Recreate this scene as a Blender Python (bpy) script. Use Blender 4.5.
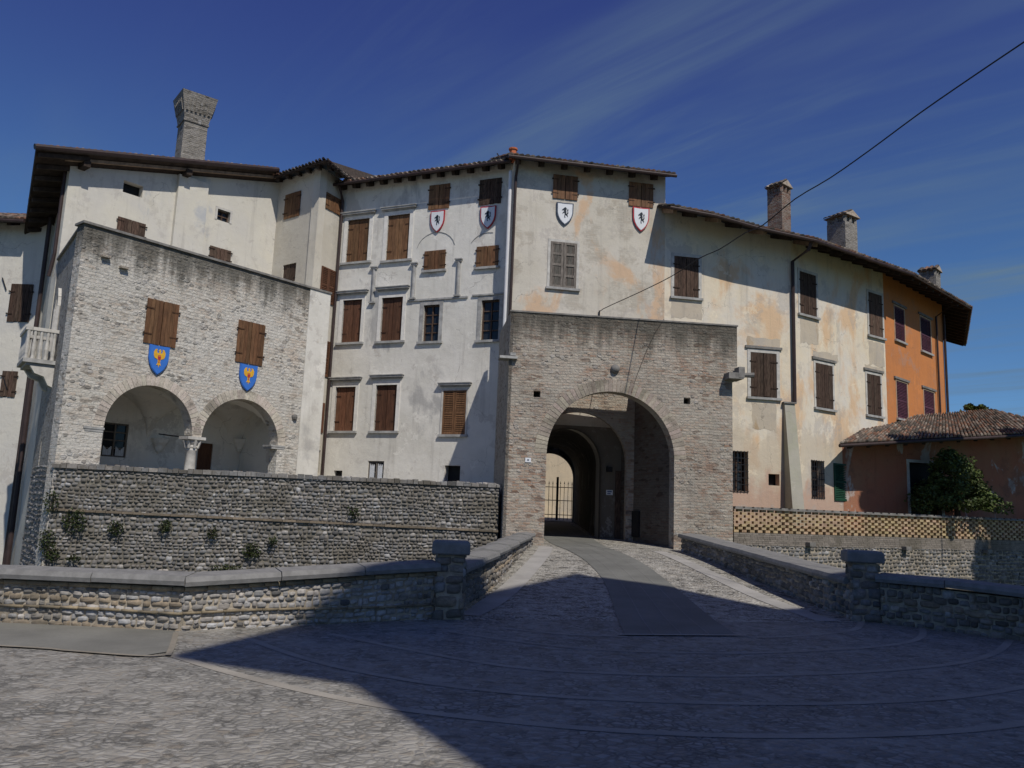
import bpy, bmesh, math, random
from mathutils import Vector, Matrix
from mathutils.geometry import tessellate_polygon
random.seed(7)
R=math.radians
for o in list(bpy.data.objects): bpy.data.objects.remove(o)
scene=bpy.context.scene; col=scene.collection
# ------------------------------------------------------------------ camera
PITCH,ROLL,FPX=R(8.84),R(2.2),800.0
CAM=Vector((0,0,1.6))
fw=Vector((0,math.cos(PITCH),math.sin(PITCH))); up0=Vector((0,-math.sin(PITCH),math.cos(PITCH))); rt0=Vector((1,0,0))
rt=rt0*math.cos(ROLL)+up0*math.sin(ROLL); up=-rt0*math.sin(ROLL)+up0*math.cos(ROLL)
cd=bpy.data.cameras.new('camera'); cam=bpy.data.objects.new('camera',cd); col.objects.link(cam)
cd.sensor_width=36; cd.lens=FPX/1024*36; cd.clip_end=3000; cd.clip_start=.05
m=Matrix((rt,up,-fw)).transposed().to_4x4(); m.translation=CAM; cam.matrix_world=m
scene.camera=cam
# ------------------------------------------------------------------ light
SUN_AZ,SUN_EL=29.0,49.5          # azimuth to the right of straight behind the viewer
sh=Vector((math.sin(R(SUN_AZ)),-math.cos(R(SUN_AZ)),0))
sd=(sh*math.cos(R(SUN_EL))+Vector((0,0,math.sin(R(SUN_EL))))).normalized()
sl=bpy.data.lights.new('sun','SUN'); sl.energy=4.8; sl.angle=R(.53); sl.color=(1,.945,.86)
so=bpy.data.objects.new('sun',sl); col.objects.link(so); so.rotation_euler=sd.to_track_quat('Z','Y').to_euler()
w=bpy.data.worlds.new('World'); scene.world=w; w.use_nodes=True
nt=w.node_tree; bg=nt.nodes['Background']
sky=nt.nodes.new('ShaderNodeTexSky'); sky.sky_type='NISHITA'; sky.sun_disc=False
sky.sun_elevation=R(SUN_EL); sky.sun_rotation=R(180-SUN_AZ); sky.altitude=1500; sky.air_density=1.0; sky.dust_density=.25; sky.ozone_density=3.0
tc=nt.nodes.new('ShaderNodeTexCoord')
tint=nt.nodes.new('ShaderNodeMix'); tint.data_type='RGBA'; tint.blend_type='MULTIPLY'; tint.inputs[0].default_value=1
grd=nt.nodes.new('ShaderNodeMix'); grd.data_type='RGBA'; grd.inputs[6].default_value=(.58,.84,1.08,1); grd.inputs[7].default_value=(.54,.54,1.06,1)
nt.links.new(grd.outputs[2],tint.inputs[7])
nt.links.new(sky.outputs[0],tint.inputs[6])
def wmr(src,a,b,c,d):
    x=nt.nodes.new('ShaderNodeMapRange'); x.inputs[1].default_value=a; x.inputs[2].default_value=b; x.inputs[3].default_value=c; x.inputs[4].default_value=d; x.interpolation_type='SMOOTHSTEP'
    nt.links.new(src,x.inputs[0]); return x.outputs[0]
def wmath(op,a,b):
    x=nt.nodes.new('ShaderNodeMath'); x.operation=op
    for i,q in enumerate((a,b)):
        if isinstance(q,(int,float)): x.inputs[i].default_value=q
        else: nt.links.new(q,x.inputs[i])
    return x.outputs[0]
sx=nt.nodes.new('ShaderNodeSeparateXYZ'); nt.links.new(tc.outputs['Generated'],sx.inputs[0])
nt.links.new(wmr(sx.outputs[2],.22,.6,0,1),grd.inputs[0])
zc_=wmath('MAXIMUM',sx.outputs[2],.08)
cx_=nt.nodes.new('ShaderNodeCombineXYZ'); nt.links.new(wmath('DIVIDE',sx.outputs[0],zc_),cx_.inputs[0]); nt.links.new(wmath('DIVIDE',sx.outputs[1],zc_),cx_.inputs[1])
def streak(ang,sc,loc,dist,det=6,ro=.6):
    mp=nt.nodes.new('ShaderNodeMapping'); mp.vector_type='TEXTURE'; mp.inputs['Rotation'].default_value=(0,0,R(ang)); mp.inputs['Scale'].default_value=sc; mp.inputs['Location'].default_value=loc
    nt.links.new(cx_.outputs[0],mp.inputs[0])
    n=nt.nodes.new('ShaderNodeTexNoise'); n.inputs['Scale'].default_value=1; n.inputs['Detail'].default_value=det; n.inputs['Roughness'].default_value=ro; n.inputs['Distortion'].default_value=dist
    nt.links.new(mp.outputs[0],n.inputs['Vector']); return n.outputs[0]
c1=wmr(streak(-50,(2.6,.34,1),(1.2,.55,0),.55,8,.62),.42,.72,0,1); c2=wmr(streak(-62,(1.9,.8,1),(3,1,0),.2,2),.40,.62,.0,1)
c3=wmr(streak(-40,(5,.9,1),(7,2,0),.6,5),.44,.72,0,.6)
side=wmr(sx.outputs[0],-.3,.34,.22,1)
cl=wmath('MULTIPLY',wmath('MULTIPLY',wmath('ADD',wmath('MULTIPLY',c1,c2),c3),side),.78)
cm=nt.nodes.new('ShaderNodeMix'); cm.data_type='RGBA'; cm.inputs[7].default_value=(1.6,2.5,3.4,1)
nt.links.new(cl,cm.inputs[0]); nt.links.new(tint.outputs[2],cm.inputs[6]); nt.links.new(cm.outputs[2],bg.inputs[0])
bg.inputs[1].default_value=.108
vs=scene.view_settings; vs.view_transform='Standard'; vs.look='None'; vs.exposure=-.48; vs.gamma=1; vs.use_curve_mapping=False

# ------------------------------------------------------------------ survey helpers: image measurement -> point on a real plane
def ray(x,y): return fw*FPX+rt*(x-512)-up*(y-384)
class Fac:
    """vertical facade plane; O = left end in plan (seen from outside), u to the right, n outward"""
    def __init__(s,O,u):
        s.O=Vector((O[0],O[1],0)); s.u=Vector((u[0],u[1],0)).normalized(); s.n=Vector((s.u.y,-s.u.x,0))
    def P(s,a,z,d=0): return s.O+s.u*a+s.n*d+Vector((0,0,z))
    def pix(s,x,y,d=0):
        q=ray(x,y); o=s.O+s.n*d; t=(o-CAM).dot(s.n)/q.dot(s.n); p=CAM+q*t
        return ((p-s.O).dot(s.u),p.z)
    def box(s,xl,xr,yt,yb,d=0):
        xm=(xl+xr)/2; ym=(yt+yb)/2
        return (s.pix(xl,ym,d)[0],s.pix(xr,ym,d)[0],s.pix(xm,yb,d)[1],s.pix(xm,yt,d)[1])
def atY(x,y,Y):
    q=ray(x,y); return CAM+q*(Y/q.y)
def atZ(x,y,z=0):
    q=ray(x,y); return CAM+q*((z-CAM.z)/q.z)
# ------------------------------------------------------------------ mesh building
class MB:
    def __init__(s): s.v=[]; s.f=[]; s.c=[]; s.smooth=False
    def add(s,vs,fs,c=None):
        b=len(s.v); s.v+= [tuple(v) for v in vs]; s.f+=[tuple(i+b for i in f) for f in fs]; s.c+=[c]*len(fs)
    def box8(s,p,c=None): # p: 4 bottom ccw, 4 top
        s.add(p,[(3,2,1,0),(4,5,6,7),(0,1,5,4),(1,2,6,5),(2,3,7,6),(3,0,4,7)],c)
    def fbox(s,f,a0,a1,z0,z1,d0,d1,c=None): # box in facade frame, d = outward
        P=f.P; s.box8([P(a0,z0,d1),P(a1,z0,d1),P(a1,z0,d0),P(a0,z0,d0),P(a0,z1,d1),P(a1,z1,d1),P(a1,z1,d0),P(a0,z1,d0)],c)
    def bar(s,a,b,wd,ht=None,upv=Vector((0,0,1)),c=None):
        a=Vector(a); b=Vector(b); ht=ht or wd; d=(b-a).normalized()
        if abs(d.dot(upv))>.98: upv=Vector((1,0,0))
        x=d.cross(upv).normalized()*wd/2; y=x.cross(d).normalized()*ht/2
        s.box8([a-x-y,a+x-y,b+x-y,b-x-y,a-x+y,a+x+y,b+x+y,b-x+y],c)
    def tube(s,pts,r,n=8,c=None):
        pts=[Vector(p) for p in pts]; rs=r if isinstance(r,(list,tuple)) else [r]*len(pts); vs=[]
        for i,p in enumerate(pts):
            d=(pts[min(i+1,len(pts)-1)]-pts[max(i-1,0)]).normalized(); a=Vector((0,0,1)) if abs(d.z)<.95 else Vector((1,0,0))
            x=d.cross(a).normalized(); y=d.cross(x)
            for k in range(n):
                t=2*math.pi*k/n; vs.append(p+(x*math.cos(t)+y*math.sin(t))*rs[i])
        fs=[(i*n+k,i*n+(k+1)%n,(i+1)*n+(k+1)%n,(i+1)*n+k) for i in range(len(pts)-1) for k in range(n)]
        fs+=[tuple(range(n))[::-1],tuple((len(pts)-1)*n+k for k in range(n))]
        s.add(vs,fs,c)
    def lathe(s,base,prof,n=16,c=None):
        vs=[Vector(base)+Vector((r*math.cos(2*math.pi*k/n),r*math.sin(2*math.pi*k/n),z)) for r,z in prof for k in range(n)]
        fs=[(i*n+k,i*n+(k+1)%n,(i+1)*n+(k+1)%n,(i+1)*n+k) for i in range(len(prof)-1) for k in range(n)]
        fs+=[tuple(range(n))[::-1],tuple((len(prof)-1)*n+k for k in range(n))]
        s.add(vs,fs,c)
    def prism(s,poly,z0,z1,c=None):
        n=len(poly); s.add([(p[0],p[1],z0) for p in poly]+[(p[0],p[1],z1) for p in poly],
            [tuple(range(n))[::-1],tuple(range(n,2*n))]+[(i,(i+1)%n,(i+1)%n+n,i+n) for i in range(n)],c)
    def panel(s,f,outer,holes,th,d0=0,c=None):
        loops=[outer]+holes; flat=[p for l in loops for p in l]
        tris=tessellate_polygon([[Vector((p[0],p[1],0)) for p in l] for l in loops]); n=len(flat)
        vs=[f.P(a,z,d0) for a,z in flat]+[f.P(a,z,d0-th) for a,z in flat]; fs=[]
        for t in tris:
            a,b,cc=[flat[i] for i in t]
            if (b[0]-a[0])*(cc[1]-a[1])-(b[1]-a[1])*(cc[0]-a[0])<0: t=(t[0],t[2],t[1])
            fs.append(tuple(t)); fs.append((t[0]+n,t[2]+n,t[1]+n))
        i0=0
        for li,l in enumerate(loops):
            m=len(l); ar=sum(l[i][0]*l[(i+1)%m][1]-l[(i+1)%m][0]*l[i][1] for i in range(m)); ccw=ar>0
            for i in range(m):
                a=i0+i; b=i0+(i+1)%m
                q=(a,a+n,b+n,b) if (ccw==(li==0)) else (a,b,b+n,a+n)
                fs.append(q)
            i0+=m
        s.add(vs,fs,c)
    def build(s,name,mat,parent=None,label=None,smooth=False):
        me=bpy.data.meshes.new(name); L=parent_loc(parent)
        me.from_pydata([(v[0]-L.x,v[1]-L.y,v[2]-L.z) for v in s.v],[],s.f); me.update()
        uv=me.uv_layers.new(name='UVMap'); data=[]
        for p in me.polygons:
            n=p.normal
            if abs(n.z)<.75:
                t=Vector((-n.y,n.x,0)).normalized()
                for vi in p.vertices: v=me.vertices[vi].co; data+=[v.x*t.x+v.y*t.y+L.x*t.x+L.y*t.y,v.z+L.z]
            else:
                for vi in p.vertices: v=me.vertices[vi].co; data+=[v.x+L.x,v.y+L.y]
        uv.data.foreach_set('uv',data)
        ca=me.color_attributes.new('Col','FLOAT_COLOR','CORNER'); cdat=[]
        for p,c in zip(me.polygons,s.c):
            c=c or (1,1,1)
            cdat+= [c[0],c[1],c[2],1]*p.loop_total
        ca.data.foreach_set('color',cdat)
        if smooth: me.polygons.foreach_set('use_smooth',[True]*len(me.polygons))
        me.materials.append(mat); me.update()
        o=bpy.data.objects.new(name,me); col.objects.link(o)
        if parent: o.parent=parent
        if label: o['label']=label
        return o
def parent_loc(p):
    L=Vector((0,0,0))
    while p is not None: L=L+p.location; p=p.parent
    return L
def thing(name,label,cat,loc=(0,0,0),group=None):
    o=bpy.data.objects.new(name,None); o.empty_display_size=.3; col.objects.link(o); o.location=loc
    return tag(o,label,cat,group)
def tag(o,label,cat,group=None,kind=None):
    if label: o['label']=label
    if cat: o['category']=cat
    if group: o['group']=group
    if kind: o['kind']=kind
    return o
def struct(o): o['kind']='structure'; return o
# ------------------------------------------------------------------ materials
class NM:
    def __init__(s,name,rough=.9):
        s.m=bpy.data.materials.new(name); s.m.use_nodes=True; s.t=s.m.node_tree; s.b=s.t.nodes['Principled BSDF']
        s.b.inputs['Roughness'].default_value=rough; s.b.inputs['Specular IOR Level'].default_value=.25
        g=s.t.nodes.new('ShaderNodeNewGeometry'); s.pos=g.outputs['Position']
        u=s.t.nodes.new('ShaderNodeTexCoord'); s.uv=u.outputs['UV']
        a=s.t.nodes.new('ShaderNodeAttribute'); a.attribute_name='Col'; s.col=a.outputs['Color']
    def L(s,a,b): s.t.links.new(a,b)
    def map(s,v,sc=(1,1,1),loc=(0,0,0),rot=(0,0,0)):
        n=s.t.nodes.new('ShaderNodeMapping'); n.inputs['Scale'].default_value=sc; n.inputs['Location'].default_value=loc; n.inputs['Rotation'].default_value=rot; s.L(v,n.inputs[0]); return n.outputs[0]
    def noise(s,v,sc,det=4,ro=.55,dist=0,color=False):
        n=s.t.nodes.new('ShaderNodeTexNoise'); n.inputs['Scale'].default_value=sc; n.inputs['Detail'].default_value=det; n.inputs['Roughness'].default_value=ro; n.inputs['Distortion'].default_value=dist
        s.L(v,n.inputs['Vector']); return n.outputs[1 if color else 0]
    def vor(s,v,sc,feat='F1',rnd=1,out='Distance'):
        n=s.t.nodes.new('ShaderNodeTexVoronoi'); n.feature=feat; n.inputs['Scale'].default_value=sc; n.inputs['Randomness'].default_value=rnd; s.L(v,n.inputs['Vector']); return n.outputs[out]
    def mr(s,v,a,b,c=0,d=1,smooth=True):
        n=s.t.nodes.new('ShaderNodeMapRange'); n.interpolation_type='SMOOTHSTEP' if smooth else 'LINEAR'
        for i,x in enumerate((a,b,c,d)): n.inputs[i+1].default_value=x
        s.L(v,n.inputs[0]); return n.outputs[0]
    def math(s,op,a,b=None):
        n=s.t.nodes.new('ShaderNodeMath'); n.operation=op
        for i,x in enumerate((a,b)):
            if x is None: continue
            if isinstance(x,(int,float)): n.inputs[i].default_value=x
            else: s.L(x,n.inputs[i])
        return n.outputs[0]
    def mix(s,f,a,b,mode='MIX'):
        n=s.t.nodes.new('ShaderNodeMix'); n.data_type='RGBA'; n.blend_type=mode
        for i,x in ((0,f),(6,a),(7,b)):
            if isinstance(x,(int,float)): n.inputs[i].default_value=x
            elif isinstance(x,tuple): n.inputs[i].default_value=(*x,1) if len(x)==3 else x
            else: s.L(x,n.inputs[i])
        return n.outputs[2]
    def vadd(s,a,b,k):
        n=s.t.nodes.new('ShaderNodeVectorMath'); n.operation='MULTIPLY_ADD'; s.L(b,n.inputs[0]); n.inputs[1].default_value=(k,k,k); s.L(a,n.inputs[2]); return n.outputs[0]
    def sep(s,v):
        n=s.t.nodes.new('ShaderNodeSeparateXYZ'); s.L(v,n.inputs[0]); return n.outputs
    def out(s,color,h=None,strength=.4,dist=.02):
        if isinstance(color,tuple): s.b.inputs['Base Color'].default_value=(*color,1)
        else: s.L(color,s.b.inputs['Base Color'])
        if h is not None:
            n=s.t.nodes.new('ShaderNodeBump'); n.inputs['Strength'].default_value=strength; n.inputs['Distance'].default_value=dist; s.L(h,n.inputs['Height']); s.L(n.outputs[0],s.b.inputs['Normal'])
        return s.m
def sc3(c,k): return tuple(x*k for x in c)
def plaster(name,base,alt,patch=None,patch_t=(.6,.68),brick=None,brick_t=(.66,.72),grime=(.22,.2,.18),gr=.5,seed=0,low_patch_shade=None):
    n=NM(name,.92); p=n.map(n.pos,(1,1,1),(seed*7.3,seed*3.1,seed))
    c=n.mix(n.mr(n.noise(p,.45,5,.6,.4),.35,.65),base,alt)
    c=n.mix(n.mr(n.noise(p,1.7,8,.68),.38,.75,0,.5),c,sc3(base,1.12))
    if patch: c=n.mix(n.mr(n.noise(n.map(p,(1,1,.55),(9,2,4)),.55,7,.62,.5),patch_t[0],patch_t[1],0,.85),c,patch)
    pale=n.mix(n.mr(n.noise(n.map(p,(1,1,1),(19,22,4)),1.1,9,.7),.56,.62,0,.28),c,sc3(grime,1.6))
    c=pale
    if brick:
        bt=n.t.nodes.new('ShaderNodeTexBrick'); n.L(n.uv,bt.inputs['Vector']); bt.inputs['Scale'].default_value=1
        bt.inputs['Brick Width'].default_value=.26; bt.inputs['Row Height'].default_value=.08; bt.inputs['Mortar Size'].default_value=.012
        bt.inputs['Color1'].default_value=(*sc3(base,.9),1); bt.inputs['Color2'].default_value=(*brick,1); bt.inputs['Mortar'].default_value=(*sc3(base,.68),1)
        c=n.mix(n.mr(n.noise(n.map(p,(1,1,1),(3,12,8)),.8,8,.7),brick_t[0],brick_t[1],0,.6),c,bt.outputs[0])
    if low_patch_shade:  # low tone: passage shade painted into block, own red patches on cream
        z=n.sep(n.pos)[2]; k=n.math('ADD',n.mr(z,low_patch_shade[1],low_patch_shade[1]-3.2,0,1,False),n.math('MULTIPLY',n.noise(n.map(p,(1,1,.7),(31,2,4)),.9,6,.6),1.2))
        c=n.mix(n.mr(k,1.0,1.2,0,.85),c,low_patch_shade[0]); k2=n.math('ADD',n.mr(z,low_patch_shade[1]+2,low_patch_shade[1]-1,0,1,False),n.math('MULTIPLY',n.noise(n.map(p,(1,1,.8),(3,22,4)),.8,6,.6),1.3))
        c=n.mix(n.mr(k2,1.15,1.3,0,.6),c,low_patch_shade[2])
    st=n.noise(n.map(p,(2.6,2.6,.16),(2,5,1)),1.3,6,.65)
    c=n.mix(n.mr(st,.52,.8,0,gr),c,grime)
    st2=n.noise(n.map(p,(6,6,.25),(7,1,3)),1.5,5,.7)
    c=n.mix(n.mr(st2,.6,.85,0,gr*.5),c,sc3(grime,.6))
    c=n.mix(n.mr(n.noise(n.map(p,(1,1,.8),(41,2,4)),.62,10,.72,.3),.585,.60,0,.42),c,sc3(grime,1.9))
    c=n.mix(n.mr(n.noise(n.map(p,(1,1,.9),(4,52,4)),.9,10,.74,.2),.60,.612,0,.5),c,sc3(base,1.18))
    c=n.mix(n.mr(n.noise(n.map(p,(1,1,.5),(14,2,44)),5.5,8,.75),.62,.70,0,.45),c,sc3(grime,1.2))
    ck=n.vor(n.vadd(p,n.noise(p,2,4,.6,0,True),.6),.55,'DISTANCE_TO_EDGE',1); c=n.mix(n.math('MULTIPLY',n.mr(ck,.0,.006,.6,0),n.mr(n.noise(p,.7,2),.5,.6)),c,sc3(grime,.7))
    h=n.math('ADD',n.noise(p,3.5,8,.7),n.math('MULTIPLY',n.noise(p,.7,3),1.5))
    return n.out(c,h,.5,.035)
M={}
M['wh_left']=plaster('plaster_grey_white',(.56,.535,.48),(.62,.585,.49),patch=(.43,.44,.45),gr=.38,seed=1)
M['wh_tall']=plaster('plaster_white',(.70,.675,.615),(.62,.595,.53),patch=(.40,.39,.37),patch_t=(.58,.68),brick=(.42,.35,.28),brick_t=(.6,.68),gr=.38,seed=2)
M['bay']=plaster('plaster_bay',(.52,.48,.40),(.58,.55,.48),patch=(.42,.44,.46),gr=.3,seed=8)
M['block']=plaster('plaster_block',(.53,.49,.41),(.60,.56,.49),patch=(.60,.41,.26),patch_t=(.53,.62),brick=(.36,.30,.23),brick_t=(.5,.58),gr=.4,seed=3,low_patch_shade=((.12,.10,.08),5.7,(.40,.36,.30)))  # the dark low tone paints passage shade into the wall colour
M['cream']=plaster('plaster_cream',(.70,.61,.46),(.66,.62,.55),patch=(.66,.45,.27),patch_t=(.50,.62),gr=.42,seed=4,low_patch_shade=((.47,.17,.10),4.6,(.50,.43,.34)))
M['orange']=plaster('plaster_orange',(.56,.215,.07),(.50,.20,.075),patch=(.46,.27,.13),patch_t=(.62,.8),gr=.22,grime=(.2,.13,.1),seed=5)
M['annex']=plaster('plaster_red',(.36,.135,.08),(.33,.17,.10),patch=(.46,.43,.40),patch_t=(.56,.60),gr=.5,grime=(.10,.05,.035),seed=6)
M['far']=plaster('plaster_far',(.60,.57,.50),(.55,.53,.49),gr=.3,seed=9)
M['vault']=plaster('plaster_vault',(.80,.77,.71),(.74,.72,.67),gr=.25,seed=11)
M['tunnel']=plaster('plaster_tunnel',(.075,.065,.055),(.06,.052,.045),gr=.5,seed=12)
M['passage_shade']=plaster('plaster_shade_toned',(.15,.128,.10),(.12,.10,.082),patch=(.22,.19,.16),gr=.4,seed=31)  # plaster darkened so its colour carries the passage shade
M['patchm']=plaster('plaster_repair',(.50,.43,.33),(.46,.41,.34),patch=(.42,.30,.18),gr=.5,seed=33)
M['butt']=plaster('plaster_buttress',(.40,.375,.32),(.36,.36,.26),gr=.4,seed=21)
M['court']=plaster('plaster_court',(.60,.50,.36),(.52,.45,.34),patch=(.5,.42,.3),gr=.4,seed=13)
def brickmat(name,c1,c2,mort,row=.075,wd=.25,pebble=0,stain=None,wash=(.5,.46,.4),washamt=.5,off=0,topz=None,pits=1):
    n=NM(name,.93); nz=n.noise(n.pos,1.6,3,.55,0,True); v=n.vadd(n.vadd(n.uv,nz,.09),n.noise(n.pos,14,2,.5,0,True),.022)
    bt=n.t.nodes.new('ShaderNodeTexBrick'); n.L(v,bt.inputs['Vector']); bt.inputs['Scale'].default_value=1
    bt.inputs['Brick Width'].default_value=wd; bt.inputs['Row Height'].default_value=row; bt.inputs['Mortar Size'].default_value=.013; bt.inputs['Mortar Smooth'].default_value=.4
    bt.inputs['Bias'].default_value=-.1
    bt.inputs['Color1'].default_value=(*c1,1); bt.inputs['Color2'].default_value=(*c2,1); bt.inputs['Mortar'].default_value=(*mort,1)
    c=bt.outputs[0]
    cell=n.vor(n.map(v,(1/wd,1/row,1)),1,'F1',1,'Color')
    cs=n.sep(cell)
    c=n.mix(n.mr(cs[0],.35,1,0,.75),c,wash)
    c=n.mix(n.mr(cs[1],.86,.95,0,.7),c,sc3(c2,.42))
    c=n.mix(n.mr(n.noise(n.pos,.7,6,.65),.42,.62,0,washamt),c,wash)
    c=n.mix(n.mr(n.noise(n.map(n.pos,(1,1,1),(5,8,1)),.9,6,.65),.56,.7,0,.55),c,sc3(c2,1.05))
    h=n.math('SUBTRACT',1.0,bt.outputs['Fac'])
    if pebble:
        pv=n.vadd(n.uv,nz,.1); d=n.vor(n.map(pv,(1,1.25,1)),6.5,'F1'); pm=n.mr(n.noise(n.pos,1.1,5,.6),.45,.6,0,1)
        pc=n.sep(n.vor(n.map(pv,(1,1.25,1)),6.5,'F1',1,'Color'))
        k=n.math('MULTIPLY',n.mr(d,.42,.62,1,0),n.mr(pc[0],.55,.6)); k=n.math('MULTIPLY',k,n.mr(pm,0,1,.25,1))
        c=n.mix(n.math('MULTIPLY',k,pebble),c,n.mix(n.mr(pc[1],.2,.9),(.13,.125,.12),(.42,.42,.42)))
        h=n.math('ADD',h,n.math('MULTIPLY',k,.8))
        dk=n.math('MULTIPLY',n.mr(pc[2],.86,.92),n.mr(d,.2,.32,1,0)); c=n.mix(dk,c,(.06,.055,.05))
    gp=n.mr(n.noise(n.map(n.pos,(1,1,2.4),(3,3,3)),3.6,8,.72),.60,.68,0,.65*pits); c=n.mix(gp,c,sc3(mort,.38))
    c=n.mix(n.mr(n.noise(n.map(n.pos,(1,1,1),(8,1,3)),.45,5,.6),.45,.65,0,.35*pits),c,sc3(mort,.6))
    sp=n.mr(n.noise(n.map(n.pos,(1,1,1.6)),7,5,.7),.6,.72,0,.5); c=n.mix(sp,c,sc3(mort,.45))
    if topz:
        z=n.sep(n.pos)[2]; m=n.mr(z,topz-2.2,topz,0,1.12,False); m=n.math('ADD',m,n.math('MULTIPLY',n.noise(n.map(n.pos,(2.4,2.4,.22)),1.0,6,.7),1.5))
        c=n.mix(n.mr(m,1.15,1.75,0,.85),c,(.085,.08,.065))
    c=n.mix(n.mr(n.noise(n.map(n.pos,(3,3,.3)),1,5,.6),.55,.8,0,.4),c,(.16,.14,.12))
    h=n.math('ADD',h,n.math('MULTIPLY',n.noise(n.pos,7,7,.75),2.0))
    return n.out(c,h,.9,.04)
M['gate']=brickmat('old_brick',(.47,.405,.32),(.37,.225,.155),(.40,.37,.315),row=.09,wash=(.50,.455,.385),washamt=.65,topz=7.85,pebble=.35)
M['gatein']=brickmat('passage_brick_shade_toned',(.17,.14,.11),(.13,.08,.058),(.12,.105,.09),row=.085,wash=(.17,.15,.125),washamt=.5)  # darker copy of the gate brick, shade put into the colour
M['loggia']=brickmat('rubble_and_brick',(.66,.62,.54),(.58,.49,.40),(.62,.59,.52),row=.10,wd=.24,pebble=.5,wash=(.68,.65,.585),washamt=.9,topz=9.3,pits=.45)
M['chim']=brickmat('chimney_brick',(.25,.17,.12),(.22,.09,.06),(.22,.19,.16),wash=(.33,.29,.25),washamt=.5)
M['chimg']=brickmat('chimney_grey',(.30,.275,.24),(.20,.18,.15),(.30,.28,.25),pebble=.5,wash=(.36,.335,.30),washamt=.5)
M['archbrick']=brickmat('arch_brick',(.50,.43,.34),(.42,.30,.21),(.5,.46,.39),row=.08,wd=.3,wash=(.54,.48,.40))
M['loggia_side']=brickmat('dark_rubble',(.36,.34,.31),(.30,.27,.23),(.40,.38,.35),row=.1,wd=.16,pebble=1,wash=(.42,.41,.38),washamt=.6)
def simple(name,c,rough=.8,var=.25,sc=6,bump=.2,metal=0,streak=None,usecol=False,bd=.01):
    n=NM(name,rough); n.b.inputs['Metallic'].default_value=metal
    p=n.map(n.pos,streak) if streak else n.pos
    base=n.mix(n.mr(n.noise(p,sc,6,.65),.3,.7),sc3(c,1-var),sc3(c,1+var))
    if usecol: base=n.mix(1,base,n.col,'MULTIPLY')
    return n.out(base,n.noise(p,sc*2.5,5,.6),bump,bd)
M['wood']=simple('shutter_wood_brown',(.165,.085,.042),.7,.32,5,.3,streak=(3,3,.5),usecol=True)
M['wood_red']=simple('shutter_wood_redbrown',(.115,.053,.030),.7,.3,5,.3,streak=(3,3,.5),usecol=True)
M['wood_old']=simple('shutter_wood_weathered',(.085,.055,.04),.9,.55,6,.5,streak=(6,6,.7),usecol=True)
M['wood_grey']=simple('shutter_wood_grey',(.165,.145,.125),.9,.35,6,.4,streak=(4,4,.7),usecol=True)
M['purple']=simple('shutter_paint_purple',(.095,.035,.052),.6,.2,3,.15,usecol=True)
M['plastertan']=simple('tan_trim',(.5,.38,.26),.9,.15,5,.2)
M['whitetrim']=simple('white_trim',(.70,.675,.62),.9,.10,5,.25)
M['green']=simple('shutter_paint_green',(.016,.06,.035),.5,.2,3,.15,usecol=True)
M['beam']=simple('roof_timber',(.045,.032,.025),.9,.35,5,.3)
M['beam_pale']=simple('pale_timber',(.27,.19,.13),.9,.3,5,.3)
M['stone']=simple('grey_stone',(.34,.335,.32),.88,.25,4,.35)
M['stone_pale']=simple('pale_stone',(.50,.48,.44),.88,.18,4,.3)
M['stone_dark']=simple('dark_stone',(.20,.19,.175),.9,.3,4,.4)
M['coping']=simple('coping_stone',(.21,.205,.195),.85,.16,7,.35)
def rubm():
    n=NM('river_stones',.92); c=n.mix(1,n.mix(n.mr(n.noise(n.pos,22,6,.65),.3,.7),(.72,.72,.72),(1.1,1.1,1.1)),n.col,'MULTIPLY')
    c=n.mix(n.mr(n.noise(n.map(n.pos,(1,1,1.3)),.8,6,.65),.45,.64,0,.7),c,(.12,.105,.08))
    c=n.mix(n.mr(n.noise(n.map(n.pos,(1,1,1.3),(5,5,5)),6,5,.7),.55,.72,0,.5),c,(.10,.10,.085))
    return n.out(c,n.noise(n.pos,45,5,.65),.5,.006)
M['rub']=rubm()
M['mortar']=simple('rough_mortar',(.17,.155,.125),.95,.35,5,.8,bd=.04)
M['mortar2']=simple('sandy_mortar',(.33,.285,.22),.95,.35,5,.8,bd=.03)
M['tile']=simple('clay_tiles',(.95,.95,.95),.9,.3,9,.5,usecol=True)
M['pipe']=simple('brown_metal_pipe',(.045,.03,.028),.5,.2,3,.1)
M['pipew']=simple('white_pipe',(.7,.7,.7),.5,.08,3,.05)
M['iron']=simple('black_iron',(.018,.018,.02),.55,.2,3,.1)
M['dark']=simple('dark_opening',(.012,.012,.013),.6,.2,3,0)
M['cable']=simple('cable_rubber',(.02,.02,.022),.6,.1,3,0)
M['curtain']=simple('white_curtain',(.62,.64,.66),.9,.12,9,.2)
M['blue']=simple('shield_blue',(.045,.17,.56),.55,.06,3,.05)
M['yellow']=simple('shield_gold',(.72,.40,.035),.55,.12,9,.05)
M['red']=simple('shield_red',(.42,.035,.05),.55,.06,3,.05)
M['slate']=simple('shield_slate',(.06,.08,.12),.55,.06,3,.05)
M['white']=simple('shield_white',(.70,.72,.74),.5,.04,3,.05)
M['black']=simple('shield_black',(.012,.02,.03),.5,.1,3,.05)
M['signblue']=simple('sign_blue',(.10,.14,.28),.5,.05,3,0)
M['bark']=simple('tree_bark',(.07,.052,.038),.95,.3,12,.8)
M['moss']=simple('grass_and_earth',(.075,.09,.035),.95,.4,1.2,.6)
M['terra']=simple('terracotta_pot',(.42,.13,.06),.85,.2,5,.2)
M['lattice']=simple('pierced_brick',(.43,.325,.205),.9,.22,7,.3,usecol=True)
g=NM('window_glass',.08); g.b.inputs['Specular IOR Level'].default_value=.3; M['glass']=g.out(n_c if False else (.02,.024,.03))
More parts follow.
